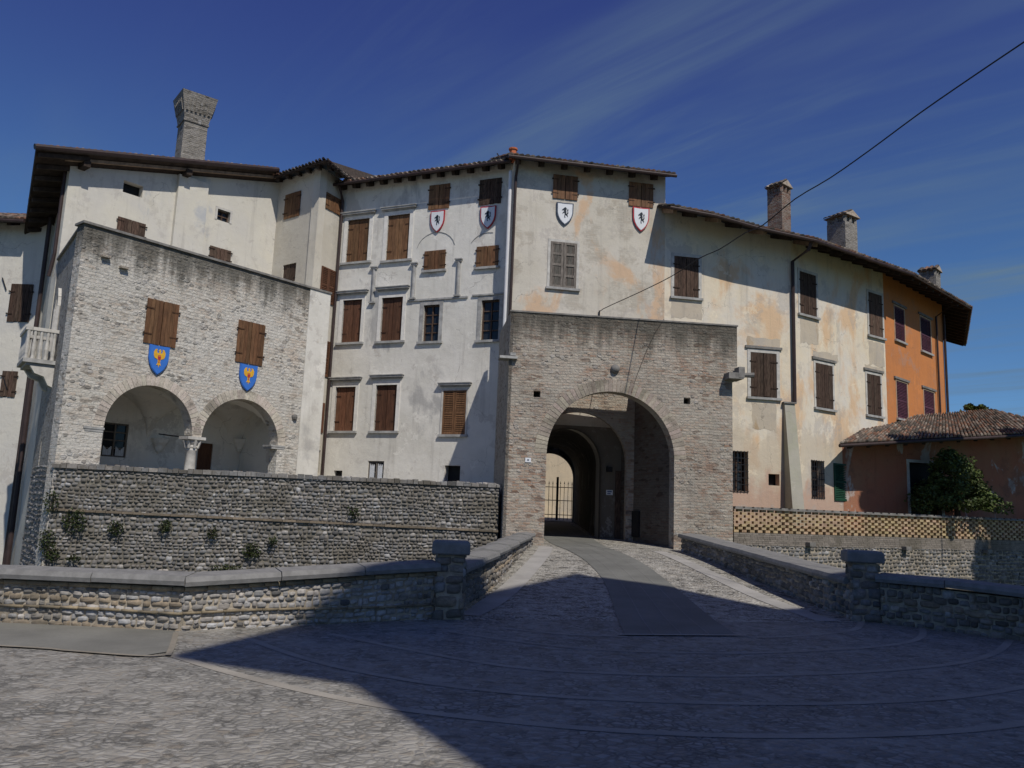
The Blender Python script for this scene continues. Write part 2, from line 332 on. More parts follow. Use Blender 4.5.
def leafmat(name,c):
    n=NM(name,.6); base=n.mix(1,sc3(c,1),n.col,'MULTIPLY'); n.b.inputs['Subsurface Weight'].default_value=0
    return n.out(base)
M['leaf']=leafmat('leaves_green',(.075,.10,.034)); M['leaf2']=leafmat('leaves_weed',(.038,.05,.018))
# cobbles: elongated river pebbles set on edge
def cobble(name,tone=1.0,k=.6):
    n=NM(name,.72); n.b.inputs['Specular IOR Level'].default_value=.35
    nz=n.noise(n.pos,1.3,3,.5,0,True); p=n.vadd(n.pos,nz,.22)
    v=n.map(p,(12,14.5,0),(0,0,0),(0,0,R(8)))
    e=n.vor(v,1,'DISTANCE_TO_EDGE',1); cc=n.sep(n.vor(v,1,'F1',1,'Color'))
    c=n.mix(n.mr(cc[0],.1,.9),sc3((.275,.262,.232),tone),sc3((.38,.362,.322),tone))
    c=n.mix(n.mr(cc[1],.84,.9,0,.6),c,sc3((.25,.205,.15),tone)); c=n.mix(n.mr(cc[2],.88,.92,0,.6),c,sc3((.155,.148,.13),tone))
    c=n.mix(n.mr(e,.02,.15,0,1),n.mix(n.mr(n.noise(n.pos,1.2,6,.65),.4,.65),(.13,.124,.108),(.32,.295,.25)),c)
    c=n.mix(n.mr(n.noise(n.pos,.35,7,.65,.4),.42,.72,0,.4),c,sc3((.38,.36,.315),tone))
    c=n.mix(n.mr(n.noise(n.map(n.pos,(1,1,1),(4,7,0)),.9,9,.74),.52,.74,0,.35),c,(.17,.162,.142))
    dk=n.noise(n.map(n.pos,(4.2,4.6,1),(4,17,0)),1,6,.76); c=n.mix(n.mr(dk,.53,.61,0,k),c,(.088,.083,.072)); c=n.mix(n.mr(dk,.46,.38,0,k*.45),c,sc3((.46,.44,.385),tone))
    h=n.math('ADD',n.mr(e,0,.3),n.math('MULTIPLY',cc[1],.6)); h=n.math('ADD',h,n.math('MULTIPLY',n.noise(n.pos,3,6,.7),1.2)); h=n.math('SUBTRACT',h,n.mr(dk,.54,.68,0,1.2))
    return n.out(c,h,k,.02)
M['cobble']=cobble('cobblestones',.88,.55); M['cobble2']=cobble('cobblestones_bridge',1.35,.9)
def slab(name,c,joint=True):
    n=NM(name,.8); a=n.mix(n.mr(n.noise(n.pos,1.1,7,.65),.3,.7),sc3(c,.82),sc3(c,1.15)); a=n.mix(n.mr(n.noise(n.pos,60,3,.6),.4,.7,0,.3),a,sc3(c,.6))
    a=n.mix(n.mr(n.noise(n.map(n.pos,(1,1,1),(3,9,0)),2.3,8,.75),.6,.75,0,.4),a,sc3(c,.55))
    return n.out(a,n.noise(n.pos,20,6,.7),.35,.01)
M['lane']=slab('smooth_lane_slabs',(.17,.17,.155)); M['strip']=slab('stone_strip',(.35,.32,.27)); M['joint']=slab('lane_joint',(.235,.23,.215)); M['apron']=slab('worn_concrete',(.20,.195,.17)); M['gutterslab']=slab('pale_gutter_slabs',(.37,.355,.33))
M['kerb']=slab('tan_kerb',(.27,.24,.19))

# ------------------------------------------------------------------ plan of the buildings (metres)
def V2(a): return Vector((math.cos(R(a)),math.sin(R(a))))
A=Vector((-.21,28.3)); B=Vector((10.79,30.34)); Cc=Vector((16.10,33.92)); D=Vector((21.30,38.77))
L0=Vector((-.33,28.95)); Ee=Vector((-7.37,31.79)); Ff=Vector((-8.0,30.52)); Gg=Vector((-10.11,32.06)); H=Vector((-15.33,25.9)); K=Vector((-12.4,22.0)); J=Vector((-17.1,28.3))
fAB=Fac(A,B-A); fBC=Fac(B,Cc-B); fCD=Fac(Cc,D-Cc); fL=Fac(Ee,L0-Ee); fEF=Fac(Ff,Ee-Ff); fFG=Fac(Gg,Ff-Gg); fGH=Fac(H,Gg-H)
fLO=Fac(K,(.624,.78)); SIDE=(K-J).normalized(); fS=Fac(J,SIDE); fFar=Fac((-30,28.3),(1,0))
def ln(f,P): return (Vector((P[0],P[1],0))-f.O).dot(f.u)
BASE=-3.3
def rect(b): s0,s1,z0,z1=b; return [(s0,z0),(s1,z0),(s1,z1),(s0,z1)]
def arch(c,r,zb,zs,n=20): return [(c-r,zb),(c+r,zb)]+[(c+r*math.cos(t*math.pi/n),zs+r*math.sin(t*math.pi/n)) for t in range(0,n+1)]
def gz(x,y):
    t=min(max((y-12.6)/12.4,0),1); z=.5*t*t*(3-2*t)
    if y>25: z+=(y-25)*.042
    return z
# ------------------------------------------------------------------ windows
def shutters(win,f,b,style,d,halves=2):
    s0,s1,z0,z1=b; mat={'board':'wood','panel':'wood','red':'wood_red','old':'wood_old','grey':'wood_grey','purple':'purple','green':'green','louvre':'wood','lou_red':'wood_red'}[style]
    wdt=(s1-s0)/halves; tone=random.uniform(.72,1.12)
    for k in range(halves):
        m=MB(); a0=s0+k*wdt+.008; a1=s0+(k+1)*wdt-.008; skew=random.uniform(0,.012)
        n=max(2,round((a1-a0)/.14)); pw=(a1-a0)/n
        if style in('louvre','lou_red','purple','green'):
            for aa in (a0,a1-.06): m.fbox(f,aa,aa+.06,z0,z1,d,d+.045)
            for zz in (z0,(z0+z1)/2-.03,z1-.07): m.fbox(f,a0+.06,a1-.06,zz,zz+.07,d,d+.042)
            nn=int((z1-z0)/.075)
            for i in range(nn):
                zz=z0+.07+i*(z1-z0-.14)/nn; g=random.uniform(.8,1.1)
                P=f.P; m.box8([P(a0+.06,zz,d+.04),P(a1-.06,zz,d+.04),P(a1-.06,zz+.05,d+.005),P(a0+.06,zz+.05,d+.005),P(a0+.06,zz+.015,d+.04),P(a1-.06,zz+.015,d+.04),P(a1-.06,zz+.065,d+.005),P(a0+.06,zz+.065,d+.005)],(g,g,g))
        else:
            for i in range(n):
                g=random.uniform(.78,1.15)*tone; g2=g*random.uniform(.94,1.06)
                lo=random.uniform(0,.05) if style=='old' else 0
                m.fbox(f,a0+i*pw+.004,a0+(i+1)*pw-.004,z0+lo,z1,d,d+.028+random.uniform(0,.006)+skew,(g,g2,g2))
            if style=='grey':
                nn=4
                for i in range(nn+1):
                    zz=z0+i*(z1-z0-.09)/nn; m.fbox(f,a0,a1,zz,zz+.09,d+.03,d+.06,(1.1,1.1,1.1))
                for aa in(a0,a1-.09): m.fbox(f,aa,aa+.09,z0,z1,d+.03,d+.062,(1.1,1.1,1.1))
            else:
                for q in (.2,.78): 
                    zz=z0+(z1-z0)*q; ww=(a1-a0)*.45; m.fbox(f,a0 if k==0 else a1-ww,a0+ww if k==0 else a1,zz,zz+.04,d+.034,d+.05,(.4,.38,.38)); m.fbox(f,a0+.02,a1-.02,zz-.02,zz+.06,d-.03,d-.002,(.7,.7,.7))
                    # strap hinge pin in the wall
                    aa=a0-.05 if k==0 else a1; m.fbox(f,aa,aa+.05,zz+.005,zz+.05,d+.03,d+.06,(.2,.2,.2))
        m.build('shutter',M[mat],win)
def window(par,f,b,style='board',surround=None,cornice=None,sill=True,recess=.16,halves=2,flush=False,frame_t=.0,bars=0,label=None,smat=None,sdepth=None,curtain=False,lintel=False):
    """b = opening in facade coords; returns hole loop"""
    s0,s1,z0,z1=b; m=MB()
    m.fbox(f,s0-.02,s1+.02,z0-.02,z1+.02,-recess-.06,-recess)
    win=m.build('window',M['glass' if style in('glass','barred') else 'dark'],par,label)
    if style in('glass','barred'):
        fr=MB(); t=.05; dd=-recess+.003
        for a in (s0,(s0+s1)/2-t/2,s1-t): fr.fbox(f,a,a+t,z0,z1,dd,dd+.05)
        nb=4 if z1-z0>1 else 2
        for i in range(nb+1):
            zz=z0+i*(z1-z0-t)/nb; fr.fbox(f,s0,s1,zz,zz+t*.8,dd,dd+.045)
        fr.build('frame',M['wood_old'] if not curtain else M['wood_grey'],win)
        if curtain:
            q=MB()
            for k in(0,1):
                a0=s0+.07+k*(s1-s0)/2; a1=a0+(s1-s0)/2-.14; nn=8
                for i in range(nn):
                    x0=a0+(a1-a0)*i/nn; x1=a0+(a1-a0)*(i+1)/nn; q.fbox(f,x0,x1,z0+.05,(z1-.1-.08*abs(math.sin(i))) if curtain!='low' else z0+.22+.12*abs(i-3.5)/3.5,dd+.052+.01*(i%2),dd+.06+.01*(i%2))
            q.build('curtain',M['curtain'],win)
    elif style!='dark':
        dd=.004 if flush else -.09
        if sdepth is not None: dd=sdepth
        shutters(win,f,b if not flush else (s0-.03,s1+.03,z0-.02,z1+.03),style,dd,halves)
    if bars or style=='barred':
        q=MB(); nx=5; nz=max(3,int((z1-z0)/.22))
        for i in range(nx+1): a=s0+(s1-s0)*i/nx; q.bar(f.P(a,z0-.05,.03),f.P(a,z1+.03,.03),.022)
        for i in range(nz+1): zz=z0+(z1-z0)*i/nz; q.bar(f.P(s0-.03,zz,.035),f.P(s1+.03,zz,.035),.022)
        q.build('grille',M['iron'],win)
    if surround:
        q=MB(); t=surround; pr=.025
        q.fbox(f,s0-t,s0,z0,z1+t,-.1,pr); q.fbox(f,s1,s1+t,z0,z1+t,-.1,pr); q.fbox(f,s0,s1,z1,z1+t,-.1,pr)
        q.build('surround',M[smat or 'stone_pale'],win)
    if sill:
        t=(surround or .05)+.04; q=MB(); q.fbox(f,s0-t,s1+t,z0-.09,z0-.002,-.1,.10); q.build('sill',M['stone'],win)
    if cornice:
        zc=cornice; q=MB(); t=(surround or .05)+.1
        q.fbox(f,s0-t+.05,s1+t-.05,zc-.05,zc,.001,.07); q.fbox(f,s0-t,s1+t,zc,zc+.07,.001,.15); q.fbox(f,s0-t-.03,s1+t+.03,zc+.07,zc+.10,.001,.18)
        q.build('cornice',M['stone'],win)
    if lintel:
        q=MB(); q.fbox(f,s0-.22,s1+.22,z1+(surround or 0)+.02,z1+(surround or 0)+.12,.001,.07); q.build('lintel',M['stone_dark'],win)
    return rect(b)
# ------------------------------------------------------------------ roofs
def tcol():
    r=random.random()
    b=random.choice([(.27,.16,.11),(.23,.125,.085),(.19,.15,.12),(.28,.22,.17),(.14,.12,.10),(.33,.28,.23),(.22,.17,.14),(.10,.09,.075)])
    k=random.uniform(.55,1.05); return sc3(b,k)
def tiles(m,a0,a1,b0,b1,tw=.2,tl=.38,r=.09):
    """barrel tiles on the quad a0-a1 (eave, left to right), b0-b1 (top)"""
    a0,a1,b0,b1=map(Vector,(a0,a1,b0,b1)); n=max(2,int((a1-a0).length/tw)); L=((b0-a0).length+(b1-a1).length)/2; k=max(1,int(L/tl))
    nrm=(a1-a0).cross(b0-a0).normalized()
    if nrm.z<0: nrm=-nrm
    m.add([a0,a1,b1,b0],[(0,1,2,3)],(.07,.055,.045))
    for i in range(n):
        u0=(i+.08)/n; u1=(i+.92)/n
        for j in range(k):
            v0=j/k-random.uniform(0,.02)/k*2; v1=(j+1.08)/k; lift=random.uniform(-.008,.012); c=tcol(); jx=random.uniform(-.04,.04)/n
            def pt(u,v): p=a0.lerp(a1,u).lerp(b0.lerp(b1,u),v); return p
            A0,A1,B0,B1=pt(u0+jx,v0),pt(u1+jx,v0),pt(u0+jx,v1),pt(u1+jx,v1); mA=(A0+A1)/2; mB=(B0+B1)/2; vs=[]
            for (q0,q1,mm,off,sc) in((A0,A1,mA,.035,1.0),(B0,B1,mB,.012,.86)):
                h=(q1-q0)/2*sc
                for t in range(5):
                    th=math.pi*t/4; vs.append(mm-h*math.cos(th)+nrm*(math.sin(th)*r*.8+off+lift))
            m.add(vs,[(t,t+1,t+6,t+5) for t in range(4)]+[(4,3,2,1,0)],c)
def roof(par,eave,ridge,raf=None,rw=.13,rh=.15,rgap=.85,gutter=True,boards=True,pale=False,th=.07,deckcol='beam',rstart=.3,raftlen=2.2):
    """eave / ridge: matching polylines of 3-D points (left to right)"""
    m=MB()
    for i in range(len(eave)-1): tiles(m,eave[i],eave[i+1],ridge[i],ridge[i+1])
    rf=m.build('roof',M['tile'],par)
    m=MB()
    for i in range(len(eave)-1):
        a0,a1,b0,b1=map(Vector,(eave[i],eave[i+1],ridge[i],ridge[i+1])); n=(a1-a0).cross(b0-a0).normalized()
        if n.z<0: n=-n
        q=[a0,a1,b1,b0]; m.box8([p-n*(th+.004) for p in q]+[p-n*.004 for p in q])
    m.build('roof_boards',M[deckcol],rf)
    for i in range(len(eave)-1):
        a0,a1,b0,b1=map(Vector,(eave[i],eave[i+1],ridge[i],ridge[i+1])); n=(a1-a0).cross(b0-a0).normalized()
        if n.z<0: n=-n
        L=(a1-a0).length; k=max(1,int((L-.2)/rgap))
        for j in range(k):
            t=(rstart/L+ (j+.15)*(L-rstart)/(L*k)) if k>1 else .5
            p=a0.lerp(a1,t); q=b0.lerp(b1,t); d=(q-p).normalized(); p2=p+d*.1
            mm=MB(); mm.bar(p2-n*(th+.006+rh/2),p2+d*raftlen-n*(th+.006+rh/2),rw,rh); mm.build('rafter',M['beam_pale' if pale and j==0 else 'beam'],rf)
    if gutter:
        m=MB(); m.tube([Vector(p)+Vector((0,-.05,-.07)) for p in eave],.065,8); m.build('gutter',M['pipe'],rf)
    return rf
def back(f,s,z,over,depth,slope): # ridge point behind the facade
    p=f.P(s,z+slope*(over+depth),-depth); return p
# ================================================================== GROUND
m=MB(); m.add([(-900,-900,BASE),(900,-900,BASE),(900,900,BASE),(-900,900,BASE)],[(0,1,2,3)]); struct(m.build('ground',M['moss']))
PL=Vector((-.95,11.85)); PR=Vector((5.95,13.45))           # the two bridge pillars
LW=[Vector((-60,12.6)),Vector((-14,10.55)),Vector((-6.1,10.05)),Vector((-3.85,9.95)),Vector((-.98,11.8))]
RW=[Vector((6.1,13.35)),Vector((7.5,11.85)),Vector((10.2,8.9)),Vector((60,-30))]
poly=[(-60,-60),(60,-60)]+[tuple(p) for p in RW[::-1]]+[tuple(p) for p in LW[::-1]]
m=MB(); t=tessellate_polygon([[Vector((*p,0)) for p in poly]]); 
m.add([(*p,0) for p in poly],[tuple(q) if (Vector(poly[q[1]])-Vector(poly[q[0]])).cross(Vector(poly[q[2]])-Vector(poly[q[0]]))>0 else tuple(q[::-1]) for q in t])
for i in range(2,len(poly)): 
    a,b=poly[i-1],poly[i]; m.add([(*a,0),(*b,0),(*b,BASE),(*a,BASE)],[(0,1,2,3)])
struct(m.build('plaza',M['cobble']))
# bridge deck
def deckL(y): t=(y-11.75)/13.1; return -1.05+t*1.75 if y<25 else .7
def deckR(y): t=(y-13.35)/12.7; return 6.1-t*.55 if y<26 else 5.55
m=MB(); ny=40
vs=[]; fs=[]
for j in range(ny+1):
    v=j/ny
    for i in range(9):
        u=i/8; y0=11.75+u*1.6; y=y0+v*(42-y0); xl=deckL(y) ; xr=deckR(y)
        x=xl+(xr-xl)*u; vs.append((x,y,gz(x,y)))
fs=[(j*9+i,j*9+i+1,j*9+i+10,j*9+i+9) for j in range(ny) for i in range(8)]
m.add(vs,fs)
for side in (0,8):
    for j in range(ny):
        a,b=vs[j*9+side],vs[(j+1)*9+side]; m.add([a,b,(b[0],b[1],BASE),(a[0],a[1],BASE)],[(0,1,2,3)])
struct(m.build('bridge_road',M['cobble2']))
def groundpt(x,y):
    z=0
    for _ in range(30):
        p=atZ(x,y,z); z=z*.6+gz(p.x,p.y)*.4
        if p.y>45: break
    p=atZ(x,y,z); return Vector((p.x,p.y))
def smooth(pts,n=8):
    out=[]; P=[pts[0]]+list(pts)+[pts[-1]]
    for i in range(1,len(P)-2):
        for k in range(n):
            t=k/n; a,b,c,d=P[i-1],P[i],P[i+1],P[i+2]
            out.append(.5*((2*b)+(c-a)*t+(2*a-5*b+4*c-d)*t*t+(3*b-a-3*c+d)*t*t*t))
    out.append(P[-2]); return out
def ribbon(name,left,right,mat,lift,n=1):
    m=MB(); N=len(left)
    for i in range(N-1):
        for k in range(n):
            q=[left[i].lerp(right[i],k/n),left[i].lerp(right[i],(k+1)/n),left[i+1].lerp(right[i+1],(k+1)/n),left[i+1].lerp(right[i+1],k/n)]
            m.add([(p.x,p.y,gz(p.x,p.y)+lift) for p in q],[(0,1,2,3)])
    return struct(m.build(name,M[mat]))
def resample(l,n):
    out=[]; d=[0]
    for i in range(1,len(l)): d.append(d[-1]+(l[i]-l[i-1]).length)
    for k in range(n):
        s=d[-1]*k/(n-1); i=0
        while i<len(d)-2 and d[i+1]<s: i+=1
        out.append(l[i].lerp(l[i+1],(s-d[i])/max(d[i+1]-d[i],1e-6)))
    return out
lane_l=[Vector(p) for p in ((1.62,10.95),(1.74,12.6),(1.95,15),(2.1,18),(2.0,21),(1.65,24.5),(1.3,28),(1.15,39))]
lane_r=[Vector(p) for p in ((3.2,11.3),(3.28,12.8),(3.42,15),(3.5,18),(3.45,21),(3.2,24.5),(3.05,28),(2.9,39))]
ll=resample(smooth(lane_l),40); lr=resample(smooth(lane_r),40)
ribbon('lane',ll,lr,'lane',.012,2)
for k in range(1,4):
    a=[p.lerp(q,k/4-.006) for p,q in zip(ll[:32],lr[:32])]; b=[p.lerp(q,k/4+.006) for p,q in zip(ll[:32],lr[:32])]
    ribbon('lane_joint',a,b,'joint',.017)
ribbon('lane_edging',[Vector((1.50,10.88)),Vector((3.35,11.26))],[Vector((1.52,10.98)),Vector((3.33,11.35))],'strip',.015)
def strip(name,c,wd,mat,lift):
    c=smooth(c,8); l=[];r=[]
    for i,p in enumerate(c):
        t=(c[min(i+1,len(c)-1)]-c[max(i-1,0)]).normalized(); nn=Vector((-t.y,t.x)); l.append(p+nn*wd/2); r.append(p-nn*wd/2)
    ribbon(name,r,l,mat,lift)
G=groundpt
strip('gutter_strip',[Vector((-.55,12.3)),Vector((-.1,14.5)),Vector((.45,18)),Vector((1.0,22)),Vector((1.2,24.6))],.42,'gutterslab',.009)
strip('gutter_strip',[Vector((5.2,13.2)),Vector((4.95,16)),Vector((4.75,20)),Vector((4.55,24.5))],.38,'gutterslab',.009)
# curved stone bands swinging round the bridge mouth
def band(pix,wd=.13,lift=.004): strip('paving_band',[G(*p) for p in pix],wd*.8,'strip',lift)
band([(862,622),(856,629),(835,633),(780,637),(737,637)])
band([(628,637),(560,634),(500,628)])
band([(922,628),(922,636),(905,643),(850,649),(760,653),(690,653),(600,650),(520,642),(450,632)],.12)
band([(1010,640),(997,652),(960,663),(880,671),(790,675),(700,676),(600,673),(512,667),(420,652),(330,634)],.13)
band([(1075,665),(1040,683),(960,697),(860,703),(760,704),(640,701),(512,693),(400,679),(310,660),(240,636)],.13)
band([(1100,708),(1000,727),(880,735),(740,736),(620,731),(512,722),(400,709),(300,690),(220,670),(172,655)],.15)
# worn concrete apron along the left wall
ap=[G(x,y) for x,y in ((0,647),(70,652),(140,657),(171,652))]
ap=[Vector((-14,9.0)),Vector((-9,8.7))]+ap
top=[Vector((-14,10.5)),Vector((-9,10.2)),Vector((-6.3,10.02)),Vector((-5.6,10.0)),Vector((-4.6,9.95)),Vector((-3.9,9.9))]
ribbon('apron_pavement',ap,top,'apron',.01)
strip('apron_edge',ap[:-1]+[G(168,656)],.06,'kerb',.016)
strip('apron_edge',[G(168,657),G(172,648),G(176,634)],.06,'kerb',.02)
# ================================================================== RUBBLE WALLS
def stonecol(kind=0):
    b=random.uniform(.19,.33); r=random.random()
    if kind==2: b=random.uniform(.30,.42)
    if r<.10: b=random.uniform(.40,.52)
    if r>.93: b=random.uniform(.11,.16)
    if kind in(0,1): b*=.82
    t=random.uniform(.0,.09) if kind in(0,2) else random.uniform(.02,.16)
    return (b*(1+t),b,b*(1-t*1.1))
def rubble(m,f,s0,s1,zb,zt,row=(.13,.2),wd=(.14,.32),dep=.05,kind=0,res=4,d0=0,chance=.0):
    zb_=zb if callable(zb) else (lambda s:zb); zt_=zt if callable(zt) else (lambda s:zt)
    z=0
    H0=zt_((s0+s1)/2)-zb_((s0+s1)/2)
    while z<H0-.04:
        h=random.uniform(*row); h=min(h,H0-z+.01); s=s0+random.uniform(-.1,0)
        tan=random.random()<chance
        while s<s1:
            w_=random.uniform(*wd)*(1.5 if tan else 1); e=min(s+w_,s1); st=max(s,s0)
            if e-st>.05:
                hh=h*random.uniform(.82,1.0); zc=z+h/2+random.uniform(-.2,.2)*h; hh*=random.choice([1,1,1,1.25,.75]); c=stonecol(kind)
                if tan: gg=random.uniform(.7,1.1); c=(.34*gg,.275*gg,.20*gg)
                cx=(st+e)/2+random.uniform(-.01,.01); hw=(e-st)/2*random.uniform(.9,1.02); fr=z/H0; vs=[]; dp=dep*random.uniform(.6,1.2); tl=random.uniform(-.12,.12); pw=random.choice([3,4,6,8]); q0=random.uniform(.04,.16)
                for i in range(res+1):
                    for j in range(res+1):
                        a=-1+2*i/res; b=-1+2*j/res
                        rr=max(1-abs(a)**pw*.5-abs(b)**pw*.5,0); q=1-q0*abs(a*b)
                        dd=(dp*(rr**.4)-.03+random.uniform(-.008,.008)) if (abs(a)<1 and abs(b)<1) else -.034
                        ss=cx+a*hw*q; zz=zc+b*hh/2*q*.98+a*tl*hh*.5
                        zs=zb_(ss)+(zz+.02*math.sin(ss*1.9+z*3))*(zt_(ss)-zb_(ss))/H0
                        vs.append(f.P(ss,zs,d0+dd+random.uniform(-.004,.004)))
                n=res+1; m.add(vs,[(i*n+j,(i+1)*n+j,(i+1)*n+j+1,i*n+j+1) for i in range(res) for j in range(res)],c)
            s+=w_
        z+=h
def seglist(pts): return [(pts[i],pts[i+1]) for i in range(len(pts)-1)]
# --- low parapet walls
def parapet(name,label,pts,ztop,zbot,cat,th=.42,cop=.13,kind=0,chance=.12,stepped=False,dep=.05,step=1.15):
    """pts left to right seen from the plaza; face lies on the polyline, wall thickness goes behind"""
    T=thing(name,label,cat,(pts[0][0],pts[0][1],0)); core=MB(); st=MB(); cp=MB()
    for a,b in seglist(pts):
        f=Fac(a,b-a); L=(b-a).length; zt=lambda s,f=f:ztop(*f.P(s,0).xy); zb=lambda s,f=f:zbot(*f.P(s,0).xy)
        P=f.P; core.box8([P(0,zb(0)-.3,-.03),P(L,zb(L)-.3,-.03),P(L,zb(L)-3.2,-th),P(0,zb(0)-3.2,-th),P(0,zt(0)-cop,-.03),P(L,zt(L)-cop,-.03),P(L,zt(L)-cop,-th),P(0,zt(0)-cop,-th)])
        rubble(st,f,0,L,lambda s:zb(s)-.05,lambda s:zt(s)-cop-(.05 if kind==2 else 0),row=(.085,.14) if kind!=2 else (.055,.10),wd=(.09,.22) if kind!=2 else (.06,.17),dep=dep,kind=kind,res=5,chance=chance)
        if kind==2:
            for zr_,hh_r in ((-1,.045),(.19,.03)):
                s=0
                while s<L:
                    e=min(s+random.uniform(.2,.3),L); g=random.uniform(.65,1.1)
                    z0=(lambda s:zt(s)-cop-.048)(s) if zr_<0 else zr_+.01*math.sin(s*2)
                    st.fbox(f,s,e-.008,z0,z0+hh_r,-.04,random.uniform(.006,.02),(.36*g,.29*g,.19*g)); s=e
        k=max(1,round(L/step))
        for i in range(k):
            s0=L*i/k+(.006 if i else -.02); s1=L*(i+1)/k-(.006 if i<k-1 else -.02); dz=random.uniform(-.008,.008); 
            z0=zt(s0); z1=zt(s1)
            if stepped: z0=z1=(z0+z1)/2+dz
            hh=.06
            prof=[(.085,-cop+.02),(.10,-cop*.45),(.07,0),(-th*.5,.03),(-th-.03,0),(-th-.06,-cop*.5),(-th-.05,-cop)]
            vs=[f.P(s0,z0+dz+q,d) for d,q in prof]+[f.P(s1,z1+dz+q,d) for d,q in prof]; n=len(prof)
            cp.add(vs,[tuple(range(n)),tuple(range(2*n-1,n-1,-1))]+[(i2,(i2+1)%n,(i2+1)%n+n,i2+n)[::-1] for i2 in range(n)])
    core.build('wall_core',M['mortar2'],T); st.build('stone_facing',M['rub'],T,smooth=(kind!=2) or True); cp.build('coping',M['coping'],T)
    return T
parapet('parapet_wall','long low rubble stone wall with grey rounded coping along the moat, left side of the square',LW,lambda x,y:.64+.15*min(max((x+3.85)/2.8,0),1),lambda x,y:0,'wall',kind=2,dep=.028)
parapet('parapet_wall','dark low rubble stone wall with grey coping running off the right edge from the right pillar',RW,lambda x,y:.76 if x<7 else .72,lambda x,y:0,'wall',kind=1)
# bridge parapets (face towards the roadway)
lb=[Vector((.72,24.75)),Vector((-.72,12.3))][::-1]
def inv(pts): return pts
# left parapet faces right (+x): outside-left end is the far... seen from the road, left->right is near->far
parapet('bridge_parapet','sunlit stepped stone parapet with pale slabs climbing to the left side of the gate',[Vector((-.66,12.25)),Vector((-.2,15.9)),Vector((.25,20)),Vector((.80,24.75))],lambda x,y:.72+(y-12)*.013,gz,'parapet',stepped=True,kind=1,step=1.9)
parapet('bridge_parapet','shaded brick and stone parapet climbing from the right pillar to the gate jamb',[Vector((5.35,24.9)),Vector((5.55,20)),Vector((5.68,16.2)),Vector((5.75,13.7))],lambda x,y:.66+(y-13.4)*.032,gz,'parapet',kind=1,th=.6)
def pillar(c,ang,wd,zt,label):
    T=thing('stone_pillar',label,'pillar',(c[0],c[1],0),'pillars at the foot of the bridge'); u=V2(ang); core=MB(); st=MB()
    for k in range(4):
        uu=V2(ang+90*k); nn=Vector((uu.y,-uu.x)); O=Vector(c)+nn*wd/2-uu*wd/2; f=Fac(O,uu)
        rubble(st,f,0,wd,0-.04,zt-.2,row=(.11,.19),wd=(.16,.34),dep=.045,kind=1,res=5,chance=.2)
    q=[Vector(c)+(V2(ang+45+90*k))*(wd/2-.03)*1.414 for k in range(4)]; core.prism(q,-3,zt-.2)
    core.build('shaft',M['mortar2'],T); st.build('stone_facing',M['rub'],T,smooth=True)
    cp=MB(); lv=[(.04,zt-.19),(.055,zt-.17),(.055,zt-.05),(.045,zt-.02),(.02,zt)]; vs=[]
    for e,z in lv:
        for k in range(4): p=Vector(c)+V2(ang+45+90*k)*(wd/2+e)*1.414; vs.append((p.x,p.y,z))
    cp.add(vs,[(i*4+k,i*4+(k+1)%4,(i+1)*4+(k+1)%4,(i+1)*4+k) for i in range(len(lv)-1) for k in range(4)]+[(3,2,1,0),tuple(len(lv)*4-4+k for k in range(4))])
    cp.build('cap',M['coping'],T)
pillar((-.80,12.0),4,.44,1.10,'square rubble pillar with slab cap at the end of the left moat wall')
pillar((5.95,13.6),-12,.46,1.13,'square dark pillar with slab cap where the right parapet meets the right wall')
# --- tall moat wall on the left
def moatwall():
    T=thing('moat_wall','tall weathered wall of river stones with weeds above the moat, under the twin arched loggia','wall',(-6,24,BASE))
    p0=K+(-.05)*V2(0); p1=Vector((-.26,25.3)); f=Fac(p0,p1-p0); L=(p1-p0).length; zt=2.34
    core=MB(); 
    q=[p0,p1,Vector((-.7,29)),Vector(Ee.to_tuple()),Vector((-8,31.5)),Vector((-15,26.3))]
    core.prism([(a.x,a.y) for a in ([p0+Vector((.04,.04)),p1+Vector((0,.04))]+q[2:])],BASE,zt-.12); core.build('wall_core',M['mortar'],T)
    st=MB(); rubble(st,f,0,L,-1.4,zt,row=(.075,.135),wd=(.07,.2),dep=.045,kind=0,res=4)
    # side face towards the far left
    f2=Fac(J,SIDE); L2=(K-J).length; rubble(st,f2,L2-4.5,L2,-1.4,zt,row=(.11,.19),wd=(.12,.28),dep=.07,kind=0,res=3)
    st.build('stone_facing',M['rub'],T,smooth=True)
    cp=MB(); s=0
    while s<L:
        w_=random.uniform(.14,.28); h=random.uniform(.08,.15); e=min(s+w_-.015,L); cp.fbox(f,s,e,zt-.11,zt-.11+h,-.36,.035+random.uniform(0,.02),stonecol()); s+=w_
    cp.build('top_course',M['rub'],T)
    b=MB(); s=0; z0=f.pix(55,509)[1]; z1=f.pix(498,531)[1]
    while s<L-.1:
        w_=random.uniform(.25,.5); e=min(s+w_-.01,L); z=z0+(z1-z0)*s/L; b.fbox(f,s,e,z-.04,z+.02,-.03,.03+random.uniform(0,.03),sc3((.25,.20,.145),random.uniform(.6,1.15))); s+=w_
    b.build('brick_course',M['rub'],T)
    return f
fMW=moatwall()
